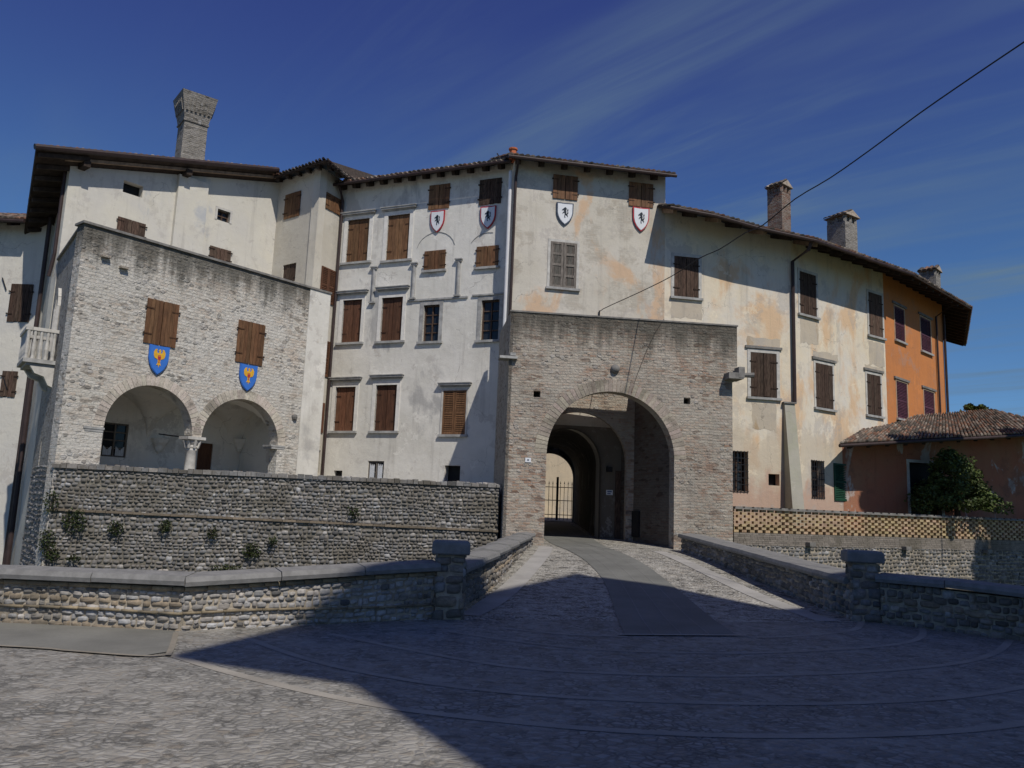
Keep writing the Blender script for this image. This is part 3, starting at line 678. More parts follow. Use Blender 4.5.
# ================================================================== LOGGIA BUILDING
T=thing('loggia_building','pale stone building with two round arches, two brown shutters and side balcony on the left','building',(K.x,K.y,BASE))
zT=9.2; holes=[]
LE=fLO.pix(324,380)[0]; LJ=fLO.pix(303,380)[0]
b1=fLO.box(145.5,176.5,302,345); b2=fLO.box(237,263,323,363.5)
a1=(2.55,1.36,3.50); a2=(5.66,1.43,3.42)
na=20
holes=[[(a1[0]-a1[1],2.0),(a2[0]+a2[1],2.0)]+[(a2[0]+a2[1]*math.cos(t*math.pi/na),a2[2]+a2[1]*math.sin(t*math.pi/na)) for t in range(na+1)]+[(a1[0]+a1[1]*math.cos(t*math.pi/na),a1[2]+a1[1]*math.sin(t*math.pi/na)) for t in range(na+1)]]
outer=[(0,BASE+.5),(LJ,BASE+.5),(LJ,zT),(0,zT)]
for b,kind in((b1,0),(b2,1)):
    holes.append(window(T,fLO,b,'board',surround=None,sill=False,flush=True))
m=MB(); m.panel(fLO,outer,holes,.45)
m.build('wall',M['loggia'],T)
m=MB(); m.panel(fLO,[(LJ,BASE+.5),(LE,BASE+.5),(LE,zT-.0),(LJ,zT-.0)],[],.45,.03); 
fr=Fac(fLO.P(LE,0,0).xy,(-.78,.624)); m.fbox(fr,0,3.2,BASE+.5,zT,-.4,0)
m.build('plaster_pier',M['wh_tall'],T)
# arch rings of brick voussoirs
for c,r,zs in (a1,a2):
    m=MB(); n=34
    for i in range(n):
        t0=math.pi*i/n+.006; t1=math.pi*(i+1)/n-.006; g=random.uniform(.88,1.08); P=fLO.P
        q=[(c+rr*math.cos(t),zs+rr*math.sin(t)) for rr,t in((r-.004,t0),(r+.3,t0),(r+.3,t1),(r-.004,t1))]
        m.add([P(a,z,.012) for a,z in q]+[P(a,z,-.1) for a,z in q],[(0,1,2,3),(0,3,7,4),(1,0,4,5),(2,1,5,6),(3,2,6,7)],(.60*g,.54*g*random.uniform(.96,1.02),.45*g))
    m.build('arch_ring',M['rub'],T)
# column
cs=(a1[0]+a1[1]+a2[0]-a2[1])/2; cp=fLO.P(cs,0,-.22)
m=MB(); m.lathe((cp.x,cp.y,0),[(.2,2.0),(.2,2.15),(.165,2.22),(.155,3.0),(.17,3.02),(.17,3.06),(.15,3.08)],18); m.build('column',M['stone_pale'],T,smooth=True)
m=MB(); m.lathe((cp.x,cp.y,0),[(.15,3.06),(.19,3.14),(.17,3.18),(.24,3.27),(.21,3.31),(.29,3.36)],10); 
for k in range(8):
    t=k*math.pi/4; m.bar((cp.x+.2*math.cos(t),cp.y+.2*math.sin(t),3.1),(cp.x+.27*math.cos(t),cp.y+.27*math.sin(t),3.33),.07,.05)
m.fbox(fLO,cs-.3,cs+.3,3.36,3.45,-.5,.06); m.build('capital',M['stone_pale'],T)
for s in (a1[0]-a1[1]-.28,a2[0]+a2[1]-.0):
    m=MB(); m.fbox(fLO,s-.28,s+.3,3.38,3.44,-.46,.03); m.fbox(fLO,s-.24,s+.28,3.31,3.38,-.46,.015); m.build('impost',M['stone'],T)
# inside of the loggia : vault, back wall, floor
s0,s1=.35,LJ-.3; DP=2.6; m=MB(); nS,nD=48,16
def vz(s,d):
    z=0
    for c,r,zs in (a1,a2):
        R0=1.5; x=abs(s-c)
        if x<R0: z=max(z,zs-.05+math.sqrt(max(R0*R0-x*x,0))*.98)
    dd=abs(d-(.45+DP/2))/(DP/2)
    z2=3.45+1.45*math.sqrt(max(1-dd*dd,0)); return max(z,z2) if z>0 else max(3.4,z2)
def sl0(d): return .45+.27*d
vs=[fLO.P(sl0(.45+DP*j/nD)+(s1-sl0(.45+DP*j/nD))*i/nS,vz(sl0(.45+DP*j/nD)+(s1-sl0(.45+DP*j/nD))*i/nS,.45+DP*j/nD),-(.45+DP*j/nD)) for i in range(nS+1) for j in range(nD+1)]
m.add(vs,[(i*(nD+1)+j,i*(nD+1)+j+1,(i+1)*(nD+1)+j+1,(i+1)*(nD+1)+j) for i in range(nS) for j in range(nD)]); m.build('vault',M['vault'],T,smooth=True)
fB=Fac(fLO.P(0,0,-(.45+DP)).xy,(.624,.78))
wb=fB.box(102,127.5,423,457); wd_=fB.box(197,212,443,476); wd_=(wd_[0],wd_[1],2.0,wd_[3])
hl=[window(T,fB,wb,'glass',sill=False,curtain='low',recess=.1)]
m=MB(); m.fbox(fB,wd_[0],wd_[1],wd_[2],wd_[3],-.12,-.06); dr=m.build('door',M['wood_red'],T); hl.append(rect(wd_))
m=MB(); m.panel(fB,[(sl0(.45+DP)-.05,1.8),(s1+.6,1.8),(s1+.6,5.5),(sl0(.45+DP)-.05,5.5)],hl,.3)
m.prism([fLO.P(sl0(.4)-.2,0,-.4).xy,fLO.P(sl0(.4),0,-.4).xy,fLO.P(sl0(.45+DP),0,-.45-DP).xy,fLO.P(sl0(.45+DP)-.2,0,-.45-DP).xy],1.8,5.5); m.fbox(fLO,s1,s1+.3,1.8,5.5,-(.45+DP),-.45); m.build('inner_wall',M['vault'],T)
m=MB(); m.prism([fLO.P(.5,0,-.4).xy,fLO.P(s1,0,-.4).xy,fLO.P(s1,0,-3.05).xy,fLO.P(1.25,0,-3.05).xy],1.85,2.0); m.build('floor',M['stone'],T)
for px,py,dd in((158,446,.45+DP),(238,446,.45+DP)):
    s,z=fLO.pix(px,py,-dd); m=MB(); p=fLO.P(s,0,-dd+.08); m.lathe((p.x,p.y,0),[(.03,z-.25),(.12,z-.15),(.16,z),(.26,z+.12),(.3,z+.25)],10); m.build('vault_corbel',M['vault'],T)
m=MB(); m.tube([fLO.P(*fLO.pix(159,434,-1.6),-1.6),fLO.P(cs-.1,3.42,-.3)],.022,6); m.build('tie_rod',M['iron'],T)
# top coping + roof slab
m=MB(); m.fbox(fLO,-.06,LE+.02,zT,zT+.07,-.5,.07); 
fSL=(K-J).length; m.fbox(fS,fSL-4.84,fSL-.06,zT,zT+.07,-.1,.07); m.build('coping',M['stone_dark'],T)
m=MB(); m.prism([fLO.P(.45,0,-.45).xy,fLO.P(LE-.4,0,-.45).xy,fLO.P(LE-.6,0,-3.6).xy,fLO.P(1.6,0,-4.2).xy],zT-.5,zT-.2); m.build('flat_roof',M['stone'],T)
# left side wall
sP=fS.box(52,64,296,338); sc_=(sP[0]+sP[1])/2; sl_=fS.box(38,42.5,437,465)
m=MB(); r0=.27
ph=[(sc_-r0,sP[2]-.3),(sc_+r0,sP[2]-.3),(sc_+r0,sP[3]-.5),(sc_+r0*.75,sP[3]-.2),(sc_,sP[3]+.1),(sc_-r0*.75,sP[3]-.2),(sc_-r0,sP[3]-.5)]
slc=(sl_[0]+sl_[1])/2
sh_=[(slc-.11,sl_[2]),(slc+.11,sl_[2]),(slc+.11,sl_[3]-.15),(slc,sl_[3]),(slc-.11,sl_[3]-.15)]
m.panel(fS,[(fSL-4.86,BASE+.5),(fSL-.04,BASE+.5),(fSL-.04,zT),(fSL-4.86,zT)],[ph,sh_],.1,-.003); m.build('side_wall',M['loggia_side'],T)
m=MB(); m.fbox(fS,sc_-.4,sc_+.4,sP[2]-.3,sP[3]+.2,-.4,-.32); wn=m.build('window',M['dark'],T,'pointed stone window above the side balcony')
m=MB()
for i in range(6):
    a,b=ph[1:][i],(ph[1:]+ph[:1])[i+1]; m.bar(fS.P(a[0],a[1],.03),fS.P(b[0],b[1],.03),.11,.09)
m.build('surround',M['stone_pale'],wn)
m=MB(); m.fbox(fS,slc-.2,slc+.2,sl_[2]-.05,sl_[3]+.05,-.3,-.22); m.build('slit_window',M['stone_pale'],T)
# balcony
zb=fS.pix(52,364)[1]; bz=zb; bl=.95
bl=.82
m=MB(); m.fbox(fS,sc_-bl,sc_+bl,bz-.12,bz,0,.85); m.fbox(fS,sc_-bl+.08,sc_+bl-.08,bz-.2,bz-.12,0,.75); bal=m.build('balcony',M['stone'],T)
m=MB()
for s in [sc_-bl+.06+i*(2*bl-.12)/11 for i in range(12)]:
    p=fS.P(s,bz,.78); m.lathe(p,[(.06,0),(.05,.1),(.066,.3),(.045,.55),(.045,.7),(.06,.85)],8)
for e in (-1,1):
    for k in range(1,5):
        p=fS.P(sc_+e*(bl-.06),bz,.78-k*.17); m.lathe(p,[(.06,0),(.05,.1),(.066,.3),(.045,.55),(.045,.7),(.06,.85)],8)
m.build('balusters',M['stone_pale'],bal)
m=MB(); m.fbox(fS,sc_-bl,sc_+bl,bz+.85,bz+.95,.70,.87)
for e in(-1,1):
    a=sc_+e*(bl-.07); m.fbox(fS,a-.08,a+.08,bz+.85,bz+.952,0,.69)
m.build('handrail',M['stone_pale'],bal)
for e in(-.62,.62):
    m=MB(); P=fS.P; a=sc_+e; pr=[(0,bz-.8),(.12,bz-.75),(.25,bz-.5),(.5,bz-.42),(.65,bz-.2),(0,bz-.2)]
    vs=[P(a-.12,z,d) for d,z in pr]+[P(a+.12,z,d) for d,z in pr]; n=len(pr)
    m.add(vs,[tuple(range(n)),tuple(range(2*n-1,n-1,-1))]+[(i,(i+1)%n+0,(i+1)%n+n,i+n)[::-1] for i in range(n)]); m.build('bracket',M['stone_pale'],bal)
for px,py in((123,268),(105,257)):
    s,z=fLO.pix(px,py); m=MB(); m.fbox(fLO,s-.12,s+.12,z-.03,z+.03,.0,.14); m.build('projecting_brick',M['archbrick'],T)
m=MB(); s,z=fLO.pix(294,417); p=fLO.P(s,z,.03); m.lathe((p.x,p.y,z-.1),[(.02,0),(.09,.03),(.11,.1),(.09,.17),(.02,.2)],10); m.build('wall_roundel',M['stone_dark'],T)
# ================================================================== LEFT TALL HOUSE (behind the loggia)
T=thing('plastered_house','tall grey white house with deep dark eaves and big flared chimney behind the loggia','house',(H.x,H.y,BASE))
def zGH(s): return 12.9+.28*s          # tile plane above the front line (at overhang line)
C0=fGH.P(-1.3,12.62,.6); C2=fGH.P(7.6,15.06,.6)
C1=atY(22,246,29.0); C3=C1+(C2-C0)
n_=(C2-C0).cross(C1-C0).normalized(); n_=n_ if n_.z>0 else -n_
def plz(x,y): return C0.z-(n_.x*(x-C0.x)+n_.y*(y-C0.y))/n_.z
GL=(Gg-H).length
def wz(f,s,d=0): p=f.P(s,0,d); return plz(p.x,p.y)-.13
holes=[]
bw=fGH.box(123,143,183,195); holes.append(window(T,fGH,bw,'dark',sill=False,recess=.3))
bw=fGH.box(217,230,210.5,221.5); holes.append(window(T,fGH,bw,'glass',surround=.09,sill=False,recess=.18))
bw=fGH.box(117,144.5,221,238); holes.append(window(T,fGH,bw,'old',sill=False,flush=True))
bw=fGH.box(209.5,230,249,262); holes.append(window(T,fGH,bw,'old',sill=False,flush=True))
m=MB(); zL=wz(fGH,0); zR=wz(fGH,GL)
m.panel(fGH,[(0,5.0),(GL,5.0),(GL,zR),(0,zL)],holes,.4); m.build('wall',M['wh_left'],T)
JL=(H-J).length; HS=ln(fS,H)
m=MB(); m.panel(fS,[(0,BASE),(HS-.03,BASE),(HS-.03,wz(fS,HS)),(0,wz(fS,0))],[],.08,-.03); m.build('side_wall',M['wh_left'],T)
s0=fGH.pix(173,220)[0]; s1=fGH.pix(204,215)[0]
m=MB(); zz=wz(fGH,s0); m.fbox(fGH,s0,s1,6,zz-.0,.002,.16); m.build('chimney_breast',M['wh_left'],T)
# roof slab
m=MB(); tiles(m,C0,C2,C1,C3); rf=m.build('roof',M['tile'],T)
m=MB(); q=[C0,C2,C3,C1]; m.box8([p-n_*.1 for p in q]+[p-n_*.004 for p in q]); m.build('roof_boards',M['beam'],rf)
m=MB(); e1=(C2-C0).normalized(); m.bar(C0-n_*.15+e1*.9+(C1-C0).normalized()*.35,C2-n_*.15+(C1-C0).normalized()*.35,.12,.10); m.build('eaves_beam',M['beam_pale'],rf)
for i in range(10):
    t=.04+i*.105; p=C0.lerp(C1,t)+e1*.05; mm=MB(); mm.bar(p-n_*.17,p+e1*1.6-n_*.17,.13,.14); mm.build('rafter',M['beam'],rf)
for s in (.35,s0+.2):
    p=fGH.P(s,plz(*fGH.P(s,0,.3).xy)-.28,0); mm=MB(); mm.bar(p,p+fGH.n*.5,.22,.22); mm.build('corbel',M['beam'],rf)
m=MB(); m.tube([C0-n_*.04-Vector((.0,.08,.03)),C2-n_*.04-Vector((.0,.08,.03))],.10,8); m.build('gutter',M['pipe'],rf)
# flared chimney
base=atY(192,159,29.9); cx,cy=base.x-.1,base.y; m=MB(); zc=base.z-2.2
ang=20
def sq(cx,cy,h,z,ang=20): return [(cx+h*1.414*math.cos(R(ang+45+90*k)),cy+h*1.414*math.sin(R(ang+45+90*k)),z) for k in range(4)]
def stack(m,lv,cx,cy,ang,c=None):
    vs=[p for h,z in lv for p in sq(cx,cy,h,z,ang)]; n=len(lv)
    m.add(vs,[(i*4+k,i*4+(k+1)%4,(i+1)*4+(k+1)%4,(i+1)*4+k) for i in range(n-1) for k in range(4)]+[(3,2,1,0),tuple(n*4-4+k for k in range(4))],c)
z125=atY(192,126,29.9).z; z95=atY(197,93,29.9).z-.32
stack(m,[(.46,zc),(.44,z125-.06)],cx,cy,38); ch=m.build('chimney',M['chimg'],rf)
m=MB(); stack(m,[(.48,z125-.06),(.49,z125),(.46,z125+.02),(.50,z125+.25),(.60,z95-.42),(.61,z95-.36),(.66,z95-.08),(.68,z95)],cx,cy,38)
for k in range(4):
    for j in range(6):
        t=-1+2*(j+.5)/6; a=R(38+90*k); nx,ny=math.cos(a),math.sin(a); tx,ty=-ny,nx
        p=Vector((cx+nx*.53+tx*t*.5,cy+ny*.53+ty*t*.5,z125+.35)); m.bar(p,p+Vector((nx*.1,ny*.1,.46)),.08,.08)
m.build('chimney_head',M['chimg'],rf,'flared crenellated chimney head of weathered brick')
m=MB(); p=fS.P(HS-.25,0,.12); m.tube([(p.x,p.y,wz(fS,HS-.25)),(p.x,p.y,zT+.3),(p.x-.1,p.y,zT-.5)],.06,8); pj=fS.P(.35,0,.15); m.tube([(pj.x,pj.y,wz(fS,.35)-.1),(pj.x,pj.y,BASE+.3)],.075,8)
pk=fS.P(.9,0,.13); m.tube([(pk.x,pk.y,5.5),(pk.x,pk.y,BASE+.3)],.09,8)
m.build('downpipe',M['pipe'],T)
# ================================================================== FAR LEFT HOUSE
T=thing('far_house','plain white house with dark shutters cut by the left edge of the photo','house',(-22,28.3,BASE))
holes=[]; FL=ln(fFar,(J.x-.05,28.3))
for b in (fFar.box(10,31,285,322),fFar.box(2,16,372,397)): holes.append(window(T,fFar,b,'old',sill=False,flush=True))
ze=atY(5,219,27.6).z
m=MB(); m.panel(fFar,[(0,BASE),(FL,BASE),(FL,ze+.1),(0,ze+.1)],holes,.4); m.build('wall',M['far'],T)
roof(T,[(-30,27.6,ze),(-17.7,27.6,ze)],[(-30,32,ze+1.7),(-17.7,32,ze+1.7)],rgap=.8)
for px,py in((4,377),(3,278)):
    s,z=fFar.pix(px,py); mm=MB(); mm.bar(fFar.P(s,z,.04),fFar.P(s+.2,z-.45,.04),.03); mm.build('wall_anchor',M['iron'],T)
# ================================================================== CENTRAL TALL HOUSE : bay + left facade + front block
T=thing('castle_house','tall white plastered house with rows of brown shutters and angular bay above the gate','building',(A.x-3,A.y+2,BASE))
holes=[]; LLn=(L0-Ee).length
def Lw(b,*a,**k): holes.append(window(T,fL,fL.box(*b),*a,**k))
def cz(x,y,f=None): return (f or fL).pix(x,y)[1]
Lw((347,368.5,219.5,262),'board',surround=.17,smat='whitetrim',cornice=cz(361,214.5),sill=True)
Lw((387,409,215,260),'board',surround=.17,smat='whitetrim',cornice=cz(398,209.5))
Lw((429.8,449.3,185.5,208.5),'board',sill=False,flush=True)
Lw((480.2,501,180,204),'old',sill=False,flush=True)
Lw((425,445,251.5,270),'panel',sill=True,flush=True)
Lw((477.3,498,247,266.8),'panel',sill=True,flush=True)
Lw((342,361,300,342.5),'red',surround=.15,smat='whitetrim',cornice=cz(352,293.5),sdepth=-.12)
Lw((381,402,297.5,341),'red',surround=.15,smat='whitetrim',cornice=cz(392,289.5),sdepth=-.12)
Lw((423,439,305,341.5),'glass',surround=.15,smat='stone',cornice=None)
Lw((481,499,300,340),'glass',surround=.15,smat='stone')
Lw((334.5,354.5,387,431),'red',surround=.15,smat='whitetrim',cornice=cz(345,380),sdepth=-.12)
Lw((375,396,385,431),'red',surround=.15,smat='whitetrim',cornice=cz(386,377.5),sdepth=-.12)
Lw((442.5,466,390.5,434.5),'louvre',surround=.07,cornice=cz(454,385.5),sdepth=-.04)
Lw((333.7,342,470.5,480),'dark',sill=False)
Lw((367.5,383.5,461,483),'glass',sill=False,curtain=True,recess=.1)
Lw((444.5,460,465.5,483),'dark',sill=False,recess=.3)
ZL=14.52; m=MB(); wt=ZL+.4*.55-.1
m.panel(fL,[(0,BASE),(LLn+.0,BASE),(LLn+.0,wt),(0,wt)],holes,.4); m.build('wall',M['wh_tall'],T)
for x,yt,yb in((375,267,302),(415,263,298),(459.5,259,295)):
    s,z1=fL.pix(x,yt); z0=fL.pix(x,yb)[1]; m=MB(); m.tube([fL.P(s,z0,.02),fL.P(s,z1-.12,.02)],.075,10); m.fbox(fL,s-.12,s+.12,z1-.12,z1-.05,-.02,.1); m.fbox(fL,s-.15,s+.15,z1-.05,z1,-.02,.13); m.fbox(fL,s-.13,s+.13,z0-.06,z0,-.02,.12)
    m.build('half_column',M['stone'],T)
s0=fL.pix(408,300)[0]; s1=fL.pix(468,297)[0]; z0=fL.pix(430,299.5)[1]
m=MB(); m.fbox(fL,s0,s1,z0-.04,z0+.03,-.05,.06); s2,z2=fL.pix(475,296); m.fbox(fL,s2-.1,LLn,z0+.0,z0+.06,-.05,.062); m.build('string_course',M['stone'],T)
# arched relief over small windows
for cxp,w0 in ((435,.85),(487,.8)):
    m=MB()
    s,z=fL.pix(cxp,262)
    pts=[fL.P(s+w0*math.cos(t*math.pi/12),z+.45+w0*math.sin(t*math.pi/12)*.9,.004) for t in (range(1,12) if cxp==435 else range(5,11))]
    for a,b in seglist(pts): m.bar(a,b,.03,.02)
    m.build('arch_moulding',M['stone'],T)
# bay
ZB=14.75
holes=[]
for b,st in(((285.5,300,194,217),'board'),((282.5,295.5,264,282),'old')): holes.append(window(T,fFG,fFG.box(*b),st,flush=(st=='board'),sill=False))
FGL=(Ff-Gg).length; EFL=(Ee-Ff).length
m=MB(); m.panel(fFG,[(0,BASE),(FGL,BASE),(FGL,ZB+.1),(0,ZB+.1)],holes,.35)
m.build('bay_wall',M['bay'],T)
holes=[]
for b,st in(((325.5,342,197,212),'board'),((320.5,334.5,269,303),'lou_red'),((319.5,328,341,376),'lou_red'),((315.5,323,403,432),'red'),((314.5,320,450,473),'dark')):
    bb=fEF.box(*b); bb=(max(bb[0],.06),min(bb[1],EFL-.1),bb[2],bb[3]); holes.append(window(T,fEF,bb,st,flush=st!='dark',sill=False,halves=1 if b[1]-b[0]<9 else 2))
m=MB(); m.panel(fEF,[(0,BASE),(EFL,BASE),(EFL,ZB+.1),(0,ZB+.1)],holes,.35); m.build('bay_wall',M['bay'],T)
# front block
blk=5.95; holes=[]
def Bw(b,*a,**k): holes.append(window(T,fAB,fAB.box(*b),*a,**k))
Bw((553.5,577,176.5,199),'board',flush=True,sill=False); Bw((629.3,652.5,184,206.5),'board',flush=True,sill=False)
Bw((550,576.5,242.5,288),'grey',surround=.1,sdepth=-.03)
s3,_=fAB.pix(570,425); 
AC=Vector((2.02,28.7)); sA=ln(fAB,AC); rA=1.27; zA=3.28
holes.append(arch(sA,rA,-.5,zA))
ZK=14.38; wt2=ZK+.4*.6-.1
m=MB(); m.panel(fAB,[(0,BASE),(blk,BASE),(blk,wt2),(0,wt2)],holes,.45)
fsd=Fac((L0.x-.1,L0.y+.3),(A-L0).normalized()) # left return of the block
m.build('wall',M['block'],T)
m=MB(); fr=Fac(A+(-fAB.n.xy)*1.2,fAB.n.xy); m.fbox(fr,0,1.198,BASE,wt2,-.3,.004); m.build('return_wall',M['wh_tall'],T)
# roofs of the central house
ov=.55
eL=[fL.P(-.25,ZL,ov),fL.P(LLn+.2,ZL,ov)]; rL=[fL.P(-.25,ZL+.4*(ov+4.5),-4.5),fL.P(LLn+.2,ZL+.4*(ov+4.5),-4.5)]
rf=roof(T,eL,rL,rgap=.62,rw=.15,rh=.2,raftlen=1.4)
ov=.6
eK=[fAB.P(-.35,ZK,ov),fAB.P(6.15,ZK,ov)]; rK=[fAB.P(-.35,ZK+.4*(ov+4.5),-4.5),fAB.P(6.15,ZK+.4*(ov+4.5),-4.5)]
rf2=roof(T,eK,rK,rgap=.8,rw=.15,rh=.2,raftlen=1.4)
# bay roof
pF=Vector((Ff.x,Ff.y)); 
eF=fFG.P(FGL+.93,ZB,.6)
e0=fFG.P(-.5,ZB-.0,.6); e2=fEF.P(EFL-.1,ZB-.15,.6)
top_=Vector((-8.0,34.6,ZB+1.5))
roof(T,[e0,eF],[top_+Vector((-2.6,1.2,0)),top_],rgap=.6,gutter=False,raftlen=1.2)
roof(T,[eF,e2],[top_,top_+Vector((1.6,-.1,0))],rgap=.5,gutter=False,raftlen=.9)
# small clay flue pot + bits on the ridge
p=atY(513,155,28.4); m=MB(); m.lathe((p.x,p.y,p.z-.25),[(.16,0),(.15,.3),(.13,.32),(.13,.42),(.17,.44),(.17,.5)],10); m.build('chimney_pot',M['terra'],rf2)
m=MB(); p=atY(502,161,28.8); m.bar(p,p+Vector((-.2,0,.3)),.04); m.bar(p+Vector((.1,0,0)),p+Vector((-.35,.1,.16)),.04); m.build('broken_aerial',M['iron'],rf)
# downpipes
p=fL.P(.1,0,.1); m=MB(); m.tube([fL.P(.15,ZL-.1,.45),fL.P(.12,ZL-.6,.12),(p.x,p.y,BASE+1)],.06,8); m.build('downpipe',M['pipe'],T)
p=fAB.P(.02,0,.08); m=MB(); m.tube([fAB.P(.05,ZK-.08,.5),fAB.P(.04,ZK-.6,.1),(p.x,p.y,7.4)],.055,8); m.build('downpipe',M['pipe'],T)
p=fAB.P(-.12,0,-.12); m=MB(); m.tube([(p.x,p.y,ZK-.3),(p.x,p.y,6.2)],.075,10); m.build('downpipe',M['pipew'],T,'white downpipe beside the brown one')
p=fAB.P(-.2,0,-.35); m=MB(); m.tube([(p.x,p.y,6.2),(p.x,p.y,BASE+1)],.05,8); m.build('downpipe',M['pipe'],T)
# ================================================================== CREAM HOUSE (right, bends at the pipe) 
T=thing('cream_house','long cream plastered house bending right of the gate with weathered dark shutters and deep eaves','house',(B.x,B.y,BASE))
holes=[]; ABL=(B-A).length; BCL=(Cc-B).length; CDL=(D-Cc).length
def Cw(b,*a,**k): holes.append(window(T,fAB,fAB.box(*b),*a,**k))
Cw((674,698.5,257,297.5),'old',surround=.12,sdepth=-.02)
Cw((750.5,776.5,353,397.5),'old',surround=.13,sdepth=-.02,lintel=True)
Cw((730.5,747.5,451.5,491),'barred',sill=False,recess=.3)
nb=fAB.box(768.5,779.5,474,485.5); holes.append(window(T,fAB,nb,'dark',sill=False,recess=.3))
OV=1.3; ZE=12.13
def zAB(s): return ZE+max(0,min((10.6-s)/4.0,1))*.68
m=MB(); W=lambda s:zAB(s)+.4*OV-.12
m.panel(fAB,[(blk,BASE),(ABL,BASE),(ABL,W(ABL)),(9.2,W(9.2)),(7.5,W(7.5)),(blk,W(blk))],holes,.4); m.build('wall',M['cream'],T)
holes=[]
def Cw(b,*a,**k): holes.append(window(T,fBC,fBC.box(*b),*a,**k))
Cw((799.5,816,273.5,315.5),'old',surround=.11,sdepth=-.02)
Cw((815.5,832.5,364.5,408.5),'old',surround=.11,sdepth=-.02,lintel=True)
Cw((868.5,882,294,336.5),'old',surround=.11,sdepth=-.02)
Cw((867,880.5,375,415.5),'old',surround=.11,sdepth=-.02,lintel=True)
Cw((811.5,823.5,461,497.5),'barred',sill=False,recess=.3)
Cw((834,847,464.5,500.5),'green',sill=False,halves=1,flush=True)
m=MB(); m.panel(fBC,[(0,BASE),(BCL,BASE),(BCL,ZE+.4*OV-.12),(0,ZE+.4*OV-.12)],holes,.4); m.build('wall',M['cream'],T)
def pp(f,x0,x1,y0,y1,d=.004):
    b=f.box(x0,x1,y0,y1); n=9; m=MB(); j=lambda q:random.uniform(-q,q)
    pl=[(b[0]+(b[1]-b[0])*i/n+j(.03),b[2]+j(.07)) for i in range(n+1)]+[(b[1]+j(.04),b[2]+(b[3]-b[2])*i/4) for i in range(1,4)]+[(b[1]-(b[1]-b[0])*i/n+j(.03),b[3]+j(.05)) for i in range(n+1)]+[(b[0]+j(.04),b[3]-(b[3]-b[2])*i/4) for i in range(1,4)]
    m.panel(f,pl,[],.01,d); m.build('plaster_patch',M['patchm'],T)
pp(fAB,671,702,302,318); pp(fBC,800,818,320,344); pp(fBC,869,884,342,366)
pp(fAB,747,780,338,347); pp(fBC,813,838,353,361); pp(fBC,865,884,366,372)
pp(fAB,752,776,403,430)
# tapering buttress
sb0=fAB.pix(783,404)[0]; zt=fAB.pix(788,404)[1]; sb1=sb0+.42
m=MB(); P=fAB.P; m.box8([P(sb0,BASE,1.2),P(sb1+.12,BASE,1.2),P(sb1+.05,BASE,-.1),P(sb0,BASE,-.1),P(sb0,zt,.12),P(sb1,zt,.12),P(sb1,zt,-.1),P(sb0,zt,-.1)]); m.build('buttress',M['butt'],T)
m=MB(); m.fbox(fAB,sb0-.05,sb1+.05,zt,zt+.06,-.08,.18); m.build('buttress_cap',M['stone_dark'],T)
s,zz=fAB.pix(793,300); m=MB(); s=ABL+.02
m.tube([fAB.P(s+.15,ZE-.05,OV-.08),fAB.P(s+.1,ZE-.35,OV-.2),fAB.P(s,fAB.pix(790,262)[1],.1),fAB.P(s,zt+.05,.1)],.07,8); m.build('downpipe',M['pipe'],T)
def offp(P_,f1,f2,d): # corner of offset lines
    n=(f1.n+f2.n).normalized(); k=d/n.dot(f1.n); return Vector((P_.x,P_.y,0))+n*k
SL=.4; BD=4.6
def rp(P_,f1,f2,ze): o=offp(P_,f1,f2,OV); i=offp(P_,f1,f2,-BD); return Vector((o.x,o.y,ze)),Vector((i.x,i.y,ze+SL*(OV+BD)))
x0=5.62
ee=[fAB.P(x0,zAB(x0),OV),fAB.P(7.4,zAB(7.4),OV),fAB.P(9.2,zAB(9.2),OV)]; ri=[fAB.P(x0,zAB(x0)+SL*(OV+BD),-BD),fAB.P(7.4,zAB(7.4)+SL*(OV+BD),-BD),fAB.P(9.2,zAB(9.2)+SL*(OV+BD),-BD)]
a,b=rp(B,fAB,fBC,ZE); ee.append(a); ri.append(b)
a,b=rp(Cc,fBC,fCD,ZE); ee.append(a); ri.append(b)
rfc=roof(T,ee,ri,rgap=.75,rw=.13,rh=.16,raftlen=1.9,pale=True,gutter=True,rstart=.15)
T2=T
# chimneys
def housechimney(par,px0,px1,ytop,ybase,Y,mat,ang,label=None):
    p=atY((px0+px1)/2,(ytop+ybase)/2,Y); wd=(px1-px0)/800*Y/1.42; zb=atY((px0+px1)/2,ybase,Y).z-1.6; zt=atY((px0+px1)/2,ytop,Y).z
    m=MB(); stack(m,[(wd/2,zb),(wd/2,zt-.62)],p.x,p.y,ang); c=m.build('chimney',M[mat],par,label)
    m=MB()
    for k in range(4):
        for j in range(3):
            t=-1+j; a=R(ang+90*k); nx,ny=math.cos(a),math.sin(a); q=Vector((p.x+nx*wd*.44-ny*t*wd*.42,p.y+ny*wd*.44+nx*t*wd*.42,zt-.62)); m.bar(q,q+Vector((0,0,.28)),.11,.11)
    stack(m,[(wd*.40,zt-.62),(wd*.40,zt-.36)],p.x,p.y,ang,(.1,.1,.1))
    m.build('chimney_vents',M[mat],par)
    m=MB(); q=[Vector(x) for x in sq(p.x,p.y,wd*.62,zt-.34,ang)]; r1=(q[0]+q[1])/2+Vector((0,0,.27)); r2=(q[2]+q[3])/2+Vector((0,0,.27))
    # ridge runs from r1 to r2
    tiles(m,q[0],q[3],r1,r2,.2,.3,.06); tiles(m,q[1],q[2],r1,r2,.2,.3,.06); stack(m,[(wd*.60,zt-.36),(wd*.60,zt-.33)],p.x,p.y,ang,(.2,.15,.11))
    m.add([q[0],q[1],r1,q[2],q[3],r2],[(0,1,2),(3,4,5)],(.4,.33,.26)); m.build('chimney_cap',M['tile'],par)
housechimney(rfc,767,791,181,229,31.8,'chim',40)
housechimney(rfc,827,857,212,247,33.8,'chimg',34)
